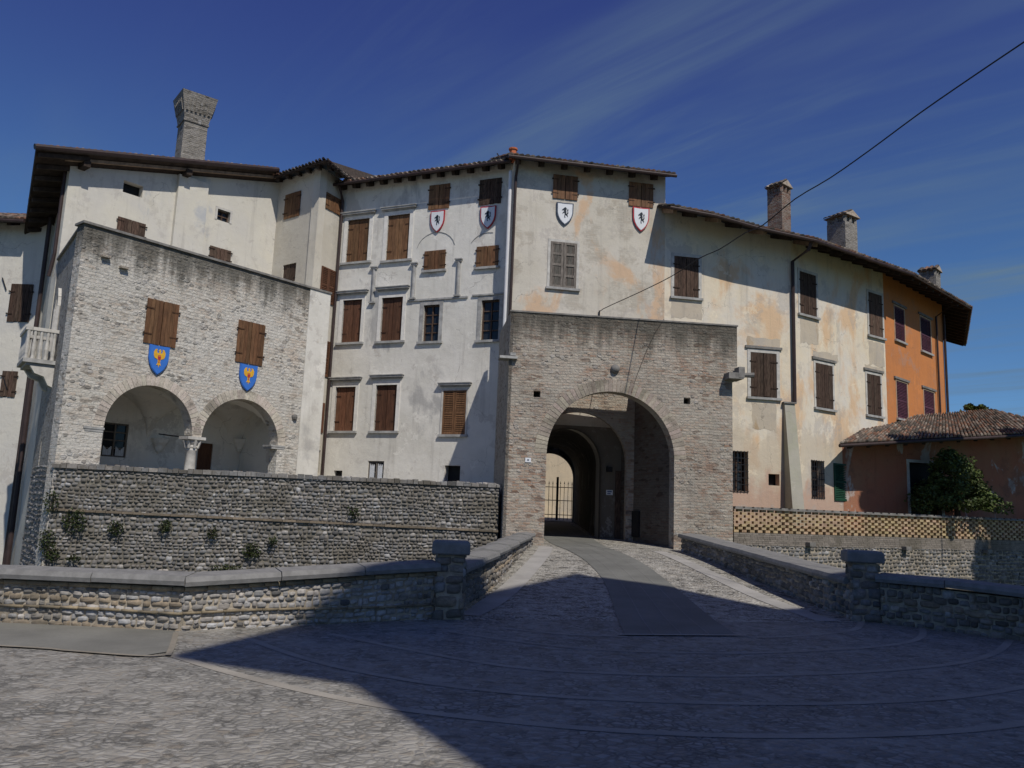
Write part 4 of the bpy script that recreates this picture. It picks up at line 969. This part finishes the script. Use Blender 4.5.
# stone spout beside the gate window
# ================================================================== ORANGE HOUSE
T=thing('orange_house','orange rendered house end with four purple shutters under very deep eaves','house',(Cc.x,Cc.y,BASE))
holes=[]
for b in ((894.5,904.5,308,364),(920.5,930.8,319,417),(896.5,907.5,382,419),(924,934.3,391,419)):
    pass
for xl,xr,yt,yb in ((894.5,904.3,308,341),(920.5,930.6,319,352),(896.5,907.3,382.5,419),(924,934.3,391.5,425)):
    holes.append(window(T,fCD,fCD.box(xl,xr,yt,yb),'purple',surround=.05,smat='plastertan',sdepth=-.05,sill=True,lintel=True,halves=1))
m=MB(); m.panel(fCD,[(.002,BASE),(CDL,BASE),(CDL,ZE+.4*OV-.12),(.002,ZE+.4*OV-.12)],holes,.4)
fE=Fac(D,(-math.sin(R(43)),math.cos(R(43)))); 
m.build('wall',M['orange'],T)
m=MB(); fE=Fac(Vector(D),V2(62)); m.panel(fE,[(0.01,BASE),(9,BASE),(9,ZE+.4),(0.01,ZE+.4)],[],.35); m.build('end_wall',M['orange'],T)
a0,b0=rp(Cc,fBC,fCD,ZE); OE=1.25
a1_,b1_=rp(D,fCD,fE,ZE)
a2_=fE.P(9,ZE,OV); b2_=fE.P(9,ZE+SL*(OV+BD),-BD)
rfo=roof(T,[a0,a1_,a2_],[b0,b1_,b2_],rgap=.75,raftlen=2.0,gutter=False)
housechimney(rfo,919,941,266,292,40.6,'chimg',46)
m=MB(); s=fCD.pix(936,360)[0]; m.tube([fCD.P(s,ZE,.9),fCD.P(s,ZE-.5,.09),fCD.P(s,BASE,.09)],.05,8); m.build('downpipe',M['pipe'],T)
m=MB(); s=CDL-.05; m.tube([fCD.P(s,ZE-.2,.09),fCD.P(s,BASE,.09)],.06,8); m.build('downpipe',M['pipe'],T)
# ================================================================== OUTBUILDING
an0=Vector((13.35,32.06)); fAn=Fac(an0,V2(20)); AL=13.5
T=thing('outbuilding','low red walled outbuilding with mossy clay tile roof at the far right','building',(an0.x,an0.y,BASE))
h1=fAn.box(910,932,463,520); h1=(h1[0],h1[1]+.5,1.4,h1[3])
m=MB(); m.fbox(fAn,h1[0],h1[1],h1[2],h1[3],-.3,-.24); dr=m.build('doorway',M['dark'],T); q=MB(); 
q.fbox(fAn,h1[0]-.14,h1[0],h1[2],h1[3]+.12,-.2,.02); q.fbox(fAn,h1[1],h1[1]+.14,h1[2],h1[3]+.12,-.2,.02); q.fbox(fAn,h1[0],h1[1],h1[3],h1[3]+.12,-.2,.02); q.build('surround',M['stone_pale'],dr)
zl=4.75; zr=6.1
m=MB(); m.panel(fAn,[(0,BASE),(AL,BASE),(AL,zr+.15),(0,zl+.0)],[rect(h1)],.35); m.build('wall',M['annex'],T)
OA=1.75
e=[fAn.P(-.15,zl-.42,OA),fAn.P(AL,zr-.45,OA)]
t0=atY(882,419,35.6); t1=atY(992,410,37.6); 
e_l=atY(839,444,30.3); e_r=fAn.P(AL,0,OA); zrr=atY(1024,434,33.3); 
e=[e_l,zrr+(zrr-e_l)*.35]
roof(T,[e[0],e[0].lerp(e[1],.74),e[1]],[t0,t1,t1+Vector((6,1.0,-.9))],rgap=.9,raftlen=2.2,gutter=True)
# ================================================================== GATEHOUSE
GO=Vector((-.12,25.0)); fG=Fac(GO,V2(6.8)); GW=fG.pix(737,330)[0]; ZG=7.84
T=thing('gatehouse','old brick gatehouse with a big round arch over the cobbled bridge road, centre','gatehouse',(3.6,26,BASE))
sL=fG.pix(545,500)[0]; sR=fG.pix(674,500)[0]; gc=(sL+sR)/2; gr=(sR-sL)/2; zap=fG.pix(612,391.5)[1]; zsp=zap-gr
hs=[arch(gc,gr,-.6,zsp,32)]
for px,py in((537,394),(687,401)):
    s,z=fG.pix(px,py); hs.append(rect((s-.11,s+.11,z-.1,z+.1)))
m=MB(); zbr=fG.pix(727,380)[1]; GB=GW-.17; TH=.5
m.panel(fG,[(0,BASE),(GB,BASE),(GB,zbr),(GW,zbr),(GW,ZG),(0,ZG)],hs,TH)
m.build('front_wall',M['gate'],T)
m=MB()
for px,py in((537,394),(687,401)):
    s,z=fG.pix(px,py); m.fbox(fG,s-.11,s+.11,z-.1,z+.1,-.5,-.3)
m.build('putlog_holes',M['dark'],T)
P=fG.P
JR=[P(sR,0,-TH).xy,P(GB,0,-TH).xy,fAB.P(GB+.35,0,.003).xy,fAB.P(ln(fAB,(4.15,28.6)),0,.003).xy]
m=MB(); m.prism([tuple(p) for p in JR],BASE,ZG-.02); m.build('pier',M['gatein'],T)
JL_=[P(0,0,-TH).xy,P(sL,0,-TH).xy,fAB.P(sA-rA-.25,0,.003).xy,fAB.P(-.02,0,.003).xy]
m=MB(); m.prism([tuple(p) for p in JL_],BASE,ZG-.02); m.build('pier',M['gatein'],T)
m=MB(); fr=Fac(P(0,0,-3.3).xy,(-V2(6.8)).to_tuple() if False else fG.n.xy.to_tuple()); m.fbox(fr,0,3.3,BASE,ZG,-.1,.003); m.build('side_wall',M['loggia_side'],T)
# voussoirs
m=MB(); n=52
for i in range(n):
    t0_=math.pi*i/n+.004; t1_=math.pi*(i+1)/n-.004; g=random.uniform(.75,1.1)
    q=[(gc+rr*math.cos(t),zsp+rr*math.sin(t)) for rr,t in((gr-.003,t0_),(gr+.38,t0_),(gr+.38,t1_),(gr-.003,t1_))]
    m.add([P(a,z,.01) for a,z in q]+[P(a,z,-.1) for a,z in q],[(0,1,2,3),(0,3,7,4),(1,0,4,5),(2,1,5,6),(3,2,6,7)],(.44*g,.385*g*random.uniform(.93,1.03),.31*g))
m.build('arch_ring',M['rub'],T)
# inner rib arch
fR=Fac(P(0.3,0,-2.62).xy,V2(7.5)); rx=fR.pix(626,480)[0]; apx=fR.pix(580,412)[1]; rr_=1.72; rc=rx-rr_
m=MB(); m.panel(fR,[(.0,-.5),(rx+1.4,-.5),(rx+1.4,5.8),(.0,5.8)],[arch(rc,rr_,-.49,apx-rr_,28)],.2); m.build('inner_arch',M['gate'],T)
m=MB(); m.fbox(fG,-.03,GW+.03,ZG,ZG+.05,-.52,.03); m.build('coping',M['stone_dark'],T)
# plaster round the inner opening
# tunnel through the house
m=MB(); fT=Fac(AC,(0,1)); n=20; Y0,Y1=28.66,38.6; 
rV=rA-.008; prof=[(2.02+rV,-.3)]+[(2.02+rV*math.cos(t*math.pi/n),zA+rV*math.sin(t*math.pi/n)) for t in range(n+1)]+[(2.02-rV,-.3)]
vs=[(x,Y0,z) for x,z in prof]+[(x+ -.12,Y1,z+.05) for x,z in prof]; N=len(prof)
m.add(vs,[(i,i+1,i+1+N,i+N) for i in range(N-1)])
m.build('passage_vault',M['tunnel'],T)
m=MB(); m.panel(fAB,[(sA-1.9,-.6),(sA+2.3,-.6),(sA+2.3,4.64),(sA-1.9,4.64)],[arch(sA,rA-.006,-.59,zA)],.01,.012); m.build('passage_shade_panel',M['passage_shade'],T)  # dark sheet over the block wall, standing in for passage shade
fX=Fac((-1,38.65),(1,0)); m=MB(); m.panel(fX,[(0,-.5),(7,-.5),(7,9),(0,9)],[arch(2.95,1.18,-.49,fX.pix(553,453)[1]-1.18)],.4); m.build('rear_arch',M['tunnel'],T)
m=MB(); m.fbox(Fac((0,28.0),V2(10.5)),1,2,0,.1,-1,-.9); 
# details on the right wall of the passage
fJ=Fac(Vector((4.05,28.2)),Vector((JR[0].x-4.12,JR[0].y-28.2))) 
wl=Vector(JR[3]); wr=Vector(JR[0]); fW=Fac(wl,wr-wl)
b=fAB.box(616,625,471,536)
m=MB(); m.fbox(fAB,b[0]-.05,b[1]+.08,.5,b[3],.014,.05); m.build('side_door',M['wood_old'],T)
b=fAB.box(606,612.5,490,495); m=MB(); m.fbox(fAB,b[0],b[1],b[2],b[3],.014,.03); sg=m.build('notice_sign',M['white'],T); m=MB(); zz=(b[2]+b[3])/2; m.fbox(fAB,b[0]+.04,b[1]-.04,zz+.01,b[3]-.03,.031,.035); m.fbox(fAB,b[0]+.04,b[1]-.08,b[2]+.03,zz-.02,.031,.035); m.build('sign_marks',M['signblue'],sg)
b=fAB.box(606,611,467,472); m=MB(); m.fbox(fAB,b[0],b[1],b[2],b[3],.002,.18); m.build('wall_box',M['iron'],T)
b=fW.box(633,640,511,537); m=MB(); m.fbox(fW,b[0],b[1],b[2],b[3],.003,.06); m.build('niche_dark_plate',M['iron'],T)  # black plate standing in for the dark of a wall niche
# cannon ball, house number, spouts
s,z=fG.pix(615,369); p=P(s,z,.02); m=MB(); m.lathe((p.x,p.y,z-.15),[(.15*math.sin(math.pi*k/8)+.001,.15-.15*math.cos(math.pi*k/8)) for k in range(9)],12); m.build('stone_ball',M['stone_dark'],T,smooth=True)
s,z=fG.pix(528,460); m=MB(); m.fbox(fG,s-.09,s+.09,z-.07,z+.07,.002,.025); pl=m.build('number_plate',M['white'],T); m=MB(); m.fbox(fG,s-.03,s+.03,z-.02,z+.02,.026,.03); m.build('plate_mark',M['slate'],pl)
s,z=fG.pix(506,357); m=MB(); m.fbox(fG,-.32,.25,z-.06,z+.02,-.35,.16); m.fbox(fG,.02,.2,z+.05,z+.14,-.1,.1); m.build('spout',M['stone'],T)
s,z=fG.pix(727,376); m=MB(); m.fbox(fG,GW-.45,GW+.05,z-.14,z+.06,-.2,.42); m.build('stone_bracket',M['stone_dark'],T)
m=MB(); m.tube([P(GW-.02,z+.03,.15),P(GW+.45,z+.02,.3)],[.07,.09],8); m.fbox(fG,GW-.12,GW+.08,z-.1,z+.25,.05,.43); m.build('spout',M['stone_dark'],T)
s,_=fG.pix(497,381)
# arch tie cable on the face
m=MB(); c_=[fG.pix(*q) for q in((664,319),(655,333),(646,352),(637,375),(631,393))]; m.tube([P(a,z,.008) for a,z in c_],.009,5); m.build('wall_cable',M['cable'],T)
# ================================================================== COURT behind the passage
m=MB(); fC=Fac((-8,50),(1,0)); m.fbox(fC,0,20,-.5,9,-.4,0); tag(m.build('courtyard_wall',M['court']),'sunlit beige courtyard wall seen through the dark passage','wall')
m=MB(); m.prism([(-8,38.2),(12,38.2),(12,50),(-8,50)],.4,gz(2,39)-.002); struct(m.build('courtyard_pavement',M['cobble']))
Tf=thing('iron_fence','black iron railing with pointed bars across the far end of the passage','fence',(1.6,40,1.1)); z0=gz(1,40)
m=MB()
for i in range(16):
    x=.7+i*.19; m.bar((x,40,z0),(x,40,z0+1.75+.04*math.sin(i)),.025); m.add([(x-.03,39.98,z0+1.75),(x+.03,39.98,z0+1.75),(x,40,z0+1.92)],[(0,1,2)])
m.build('bars',M['iron'],Tf); m=MB()
for z in(.25,.95,1.6): m.bar((.6,40.02,z0+z),(3.7,40.02,z0+z),.035)
m.build('rails',M['iron'],Tf); m=MB(); m.bar((2.45,39.95,z0),(2.45,39.95,z0+2.1),.11); m.build('post',M['iron'],Tf)
# ================================================================== SHIELDS
def shield(f,px,py,wpx,hpx,border,field,emblem,em,label,group,mat_em):
    s,z=f.pix(px,py); z0=f.pix(px,py+hpx/2)[1]; z1=f.pix(px,py-hpx/2)[1]; hh=z1-z0; ww=abs(f.pix(px+wpx/2,py)[0]-f.pix(px-wpx/2,py)[0])
    dd=.03 if True else 0; T=thing('heraldic_shield',label,'shield',tuple(f.P(s,z0,0)),group)
    def outl(k): 
        pts=[(-1,1),(-.98,.1),(-.86,-.25),(-.6,-.6),(-.3,-.83),(0,-1),(.3,-.83),(.6,-.6),(.86,-.25),(.98,.1),(1,1),(.35,.97),(-.35,.97)]
        return [(s+a*ww/2*k,z0+hh/2+b*(hh/2-(1-k)*ww/2)) for a,b in pts]
    m=MB(); m.panel(f,outl(1),[],.05,.07); m.build('border',M[border],T)
    m=MB(); m.panel(f,outl(.86 if border!=field else .93),[],.012,.083); m.build('field',M[field],T)
    for i,E_ in enumerate(emblem):
        m=MB(); m.panel(f,[(s+a*ww*em,z0+hh*.56+b*hh*em) for a,b in E_],[],.011,.095+i*.004); m.build('emblem',M[mat_em[i]],T)
beast=[(-.10,.40),(-.02,.46),(.10,.44),(.14,.34),(.22,.36),(.16,.26),(.12,.18),(.16,.02),(.12,-.10),(.22,-.18),(.34,-.30),(.30,-.42),(.24,-.30),(.10,-.24),(.04,-.22),(.0,-.34),(.06,-.46),(-.06,-.46),(-.08,-.30),(-.04,-.14),(-.08,-.02),(-.20,-.06),(-.26,-.16),(-.30,-.06),(-.20,.04),(-.10,.08),(-.12,.16),(-.26,.20),(-.34,.12),(-.36,.22),(-.24,.30),(-.12,.26),(-.12,.32),(-.2,.34)]
tail=[(.10,-.12),(.24,-.08),(.30,.08),(.24,.22),(.32,.34),(.38,.22),(.34,.1),(.38,-.06),(.26,-.18)]
eagle=[(0,.44),(.06,.42),(.1,.34),(.06,.26),(.14,.24),(.2,.34),(.16,.44),(.3,.42),(.4,.28),(.38,.1),(.3,.0),(.2,-.02),(.1,-.06),(.08,-.2),(.16,-.34),(.04,-.3),(0,-.44),(-.04,-.3),(-.16,-.34),(-.08,-.2),(-.1,-.06),(-.2,-.02),(-.3,.0),(-.38,.1),(-.4,.28),(-.3,.42),(-.16,.44),(-.2,.34),(-.14,.24),(-.06,.26),(-.04,.32),(-.1,.36),(-.04,.4)]
for f,px,py,w_,h_,bd,lab in ((fL,438,222,14,21.5,'red','red bordered white shield with black beast, leftmost of the white shields'),
    (fL,488.5,218,15.5,22.5,'red','red bordered white shield with black beast, next to the downpipe under a dark shutter'),
    (fAB,564.5,214.5,17,22.5,'slate','white shield with black beast and dark grey border'),
    (fAB,640.5,220,16.5,24,'red','red bordered white shield with black beast, rightmost shield near the lower roof')):
    shield(f,px,py,w_,h_,bd,'white',[beast,tail],.5,lab,'white shields under the top windows',['black','black'])
shield(fLO,157.5,360.5,20.5,29.5,'blue','blue',[eagle,[(a*.28,b*.5-.05) for a,b in eagle]],.72,'blue shield with golden eagle under the left loggia shutter','blue shields on the loggia',['yellow','red'])
shield(fLO,247,378,17.6,26.5,'blue','blue',[eagle,[(a*.28,b*.5-.05) for a,b in eagle]],.72,'blue shield with golden eagle under the right loggia shutter','blue shields on the loggia',['yellow','red'])
# ================================================================== LATTICE WALL ON THE RIGHT
q0=Vector((7.72,27.55)); q1=atY(1024,530,33.4).xy; fLt=Fac(q0,q1-q0); LL=(q1-q0).length+9
T=thing('lattice_wall','pierced ochre brick parapet with checker holes on a pale stone retaining wall, right','wall',(q0.x,q0.y,BASE))
zlt=fLt.pix(740,509)[1]; zlb=fLt.pix(740,532.5)[1]; rows=8; rh=(zlt-zlb)/rows; m=MB()
pw=.34
for r in range(rows):
    if r%1==0:
        off=(r//1%2)*pw/2; s=-pw+off
        while s<LL:
            g=random.uniform(.75,1.12); m.fbox(fLt,max(s,0),max(s,0)+pw*.58 if s>=0 else max(s+pw*.58,.01),zlb+r*rh+.008,zlb+(r+1)*rh-.004,-.12,random.uniform(-.004,.004),(g,g*random.uniform(.9,1.03),g*random.uniform(.85,1.0)))
            s+=pw
m.build('pierced_bricks',M['lattice'],T)
m=MB(); s=0
while s<LL: m.fbox(fLt,s,s+.395,zlt,zlt+.05,-.2,.07); m.fbox(fLt,s+.05,s+.345,zlt+.05,zlt+.09,-.16,.03); s+=.4
m.build('coping',M['stone_dark'],T)
m=MB(); m.fbox(fLt,0,LL,BASE,zlb-.02,-.5,-.03); m.build('wall_core',M['mortar2'],T)
m=MB(); s=0
zb2=zlb-.42
r=0; z=zb2
while z<zlb-.02:
    s=random.uniform(-.2,0)
    while s<LL:
        g=random.uniform(.7,1.1); e=min(s+.26,LL); m.fbox(fLt,max(s,0),e,z+.004,z+.066,-.05,.0,(.27*g,.235*g,.20*g)); s+=.27
    z+=.07
m.build('brick_band',M['rub'],T)
m=MB(); rubble(m,fLt,0,LL,-1.6,zb2,row=(.10,.17),wd=(.12,.26),dep=.05,kind=0,res=4,d0=0); m.build('stone_facing',M['rub'],T,smooth=True)
for px,py in((807,545),(903,549),(984,552)):
    s,z=fLt.pix(px,py); m=MB(); m.fbox(fLt,s-.07,s+.2,z-.04,z+.10,-.1,.22); m.build('stone_peg',M['stone_dark'],T)
# terrace behind
tp=[fLt.P(.2,0,-.5).xy,fLt.P(LL,0,-.5).xy,fAn.P(AL,0,-.1).xy,fAn.P(0,0,-.1).xy,fAB.P(ABL-.5,0,-.1).xy,fAB.P(GW+.5,0,-.1).xy]
m=MB(); m.prism([tuple(p) for p in tp],BASE,zlb+.25); struct(m.build('terrace',M['moss']))
# ================================================================== PLANTS
def leaves(m,c,rad,n,size,cols,flat=.0,fn=None):
    for _ in range(n):
        while True:
            v=Vector((random.uniform(-1,1),random.uniform(-1,1),random.uniform(-1,1)))
            if v.length<1: break
        p=Vector(c)+Vector((v.x*rad[0],v.y*rad[1],v.z*rad[2]))
        a=Vector((random.gauss(0,1),random.gauss(0,1),random.gauss(0,.6)+.3)).normalized(); b=a.cross(Vector((random.gauss(0,1),random.gauss(0,1),random.gauss(0,1)))).normalized()
        s=size*random.uniform(.6,1.3); g=random.uniform(*cols); h=g*random.uniform(.85,1.1)
        m.add([p-a*s*.5,p+b*s*.28,p+a*s*.5,p-b*s*.28],[(0,1,2,3)],(h,g,g*random.uniform(.6,1)))
def tree(name,label,base,h,cr,nl,size,crown_z,mat='leaf',squash=.8,clumps=40,tk=1,cone=False):
    T=thing(name,label,'tree',tuple(base)); b=Vector(base); m=MB(); top=b+Vector((.1,0,h*crown_z))
    m.tube([b,b.lerp(top,.5)+Vector((.06,.03,0)),top],[cr*.09*tk,cr*.07*tk,cr*.05*tk],9)
    cen=b+Vector((0,0,h*crown_z)); cl=[]
    for i in range(clumps):
        if cone:
            hz=random.random()**1.25; a=random.uniform(0,6.283); rad=cr*(1-hz)**.7*random.uniform(.55,1.12)
            cl.append(b+Vector((math.cos(a)*rad*1.05-.1*hz,math.sin(a)*rad,h*.36+hz*(h*.78)))); continue
        a=random.uniform(0,6.283); t=random.uniform(-.55,1); rr=math.sqrt(max(1-t*t,0))*random.uniform(.55,1.0)
        cl.append(cen+Vector((math.cos(a)*rr*cr,math.sin(a)*rr*cr,t*cr*squash)))
    for p in cl[:14]: m.tube([top-Vector((0,0,h*.1)),top.lerp(p,.5)+Vector((0,0,.05)),p],[cr*.04,cr*.025,cr*.01],5)
    m.build('trunk',M['bark'],T); m=MB()
    for p in cl: 
        r=cr*random.uniform(.13,.30); k=random.uniform(.6,1.35); leaves(m,p,(r,r,r*.8),nl//clumps,size,(.6*k,1.35*k))
    leaves(m,cen if not cone else b+Vector((.1,0,h*.6)),(cr*.6,cr*.6,cr*squash*.5),nl//5,size,(.5,1.0))
    m.build('crown',M[mat],T)
tb=atY(955,508,32.6); zter=zlb+.25
tree('small_tree','small round leafy tree in front of the red outbuilding',(tb.x,tb.y-.0,zter),2.75,1.62,12000,.13,.55,squash=.78,clumps=95,cone=True)
tree('tall_tree','tree top just showing above the outbuilding roof',(27.1,46.2,-1),10.6,1.1,1500,.28,.82,squash=.8,clumps=18)
tree('tree','tree beyond the right edge shading the pierced wall',(26.9,24.3,BASE),19,3.3,9000,.45,.82,clumps=50)
tree('tree','tall tree beyond the right edge shading the left half of the outbuilding',(20.1,25.5,BASE),15.7,1.9,5000,.45,.97,squash=.4,clumps=26,tk=.25)
tree('tree','tall tree beyond the right edge shading the right half of the outbuilding',(25.3,27.6,BASE),15.7,2.5,5000,.45,.97,squash=.4,clumps=26,tk=.25)
for i,(px,py,rx,rz,n,lb) in enumerate(((52,502,.22,.34,170,'thin weed tuft high on the left corner of the moat wall'),(75,521,.36,.36,420,'largest dark weed tuft near the left corner of the moat wall'),(48,541,.26,.36,300,'upright weed tuft below the corner tufts of the moat wall'),(54,553,.2,.22,160,'lowest weed tuft by the left end of the parapet coping'),
      (117,528,.24,.22,220,'weed tuft left of middle below the loggia left arch'),(166,526,.2,.2,180,'small round weed tuft below the left loggia arch'),(213,533,.16,.18,120,'faint weed tuft below the loggia column'),(252,550,.28,.24,260,'dark weed tuft low on the moat wall below the right arch'),(273,541,.14,.16,100,'small weed beside the low dark tuft'),(353,512,.2,.26,140,'brownish weed tuft mid wall below the tall white house'),(74,558,.2,.12,90,'creeping weed at the foot of the moat wall near the corner'),(226,567,.5,.08,130,'low line of weeds just above the parapet coping'))):
    s,z=fMW.pix(px,py); T=thing('wall_plant',lb,'plant',tuple(fMW.P(s,z,.03)),'weeds growing from the moat wall'); m=MB(); c=fMW.P(s,z,.12); leaves(m,c,(rx,.14,rz),n,.07,(.5,1.3)); m.build('foliage',M['leaf2'],T)
    m=MB()
    for k in range(5): m.bar(fMW.P(s,z-rz*.3,-.02),c+Vector((random.uniform(-rx,rx)*.7,-.05,random.uniform(-rz,rz)*.8)),.012)
    m.build('stems',M['bark'],T)
# ================================================================== CABLE overhead
p0=fAB.P(*fAB.pix(599,314),.05); p1=Vector((9.4,9.5,0)); fK=Fac(p0.xy,p1.xy-p0.xy)
fK.n=Vector((fK.u.y,-fK.u.x,0))
cpx=[(599,314),(603,309),(640,292),(672,276),(700,258),(720,249),(745,233),(763,225),(795,199),(830,178),(870,150),(920,113),(975,75),(1024,42),(1050,24)]
pts=[]
for x,y in cpx:
    s,z=fK.pix(x,y); pts.append(fK.P(s,z))
T=thing('overhead_cable','thin black cable hanging from the wall above the gate across the sky','cable',tuple(p0))
ext=pts[-1]+(pts[-1]-pts[-2]).normalized()*6; sm=smooth([Vector(p) for p in pts],3)
m=MB(); m.tube(sm+[ext],.014,6); m.build('cable',M['cable'],T); m=MB(); m.bar(p0-Vector((0,0,.25)),p0+Vector((0,0,.12)),.04); m.build('wall_hook',M['iron'],T)
# ================================================================== HOUSE BEHIND THE VIEWER (casts the long shadow on the square)
uh=Vector((math.cos(R(SUN_AZ)),math.sin(R(SUN_AZ))))
def uv_(v,u): return Vector((uh.x*v+(-math.sin(R(SUN_AZ)))*u, uh.y*v+math.cos(R(SUN_AZ))*u))
ke=1/math.tan(R(SUN_EL)); U0=-5.0
def hh_(u): return (u-U0)/ke
fH=Fac(uv_(2.45,U0),uh); fH.n=-fH.n; # faces the square
T=thing('gabled_house','tall gabled house standing behind the viewer on the right','house',tuple(uv_(8,U0))+(0,))
prof=[(0,-.1),(12.3,-.1),(12.3,hh_(8.0)),(10.2,hh_(8.0)),(10.0,hh_(10.3)),(8.8,hh_(10.3)),(8.7,hh_(13.2)),(7.9,hh_(15.0)),(0,hh_(10.1))]
m=MB(); m.panel(fH,prof,[],6.0,0); m.build('wall',M['far'],T)
m=MB(); P=fH.P
for a,b,dp_ in (((0,hh_(10.35)),(.7,hh_(11.0)),6.3),((.7,hh_(11.0)),(7.9,hh_(15.5)),6.3)):
    m.box8([P(a[0],a[1]-.15,.0),P(b[0],b[1]-.15,.0),P(b[0],b[1]-.15,-dp_),P(a[0],a[1]-.15,-dp_),P(a[0],a[1],.0),P(b[0],b[1],.0),P(b[0],b[1],-dp_),P(a[0],a[1],-dp_)])
m.panel(fH,[(-1.28,hh_(9.04)),(-.002,hh_(7.35)),(-.002,hh_(10.3))],[],.2,-.002)
m.build('roof',M['tile'],T)
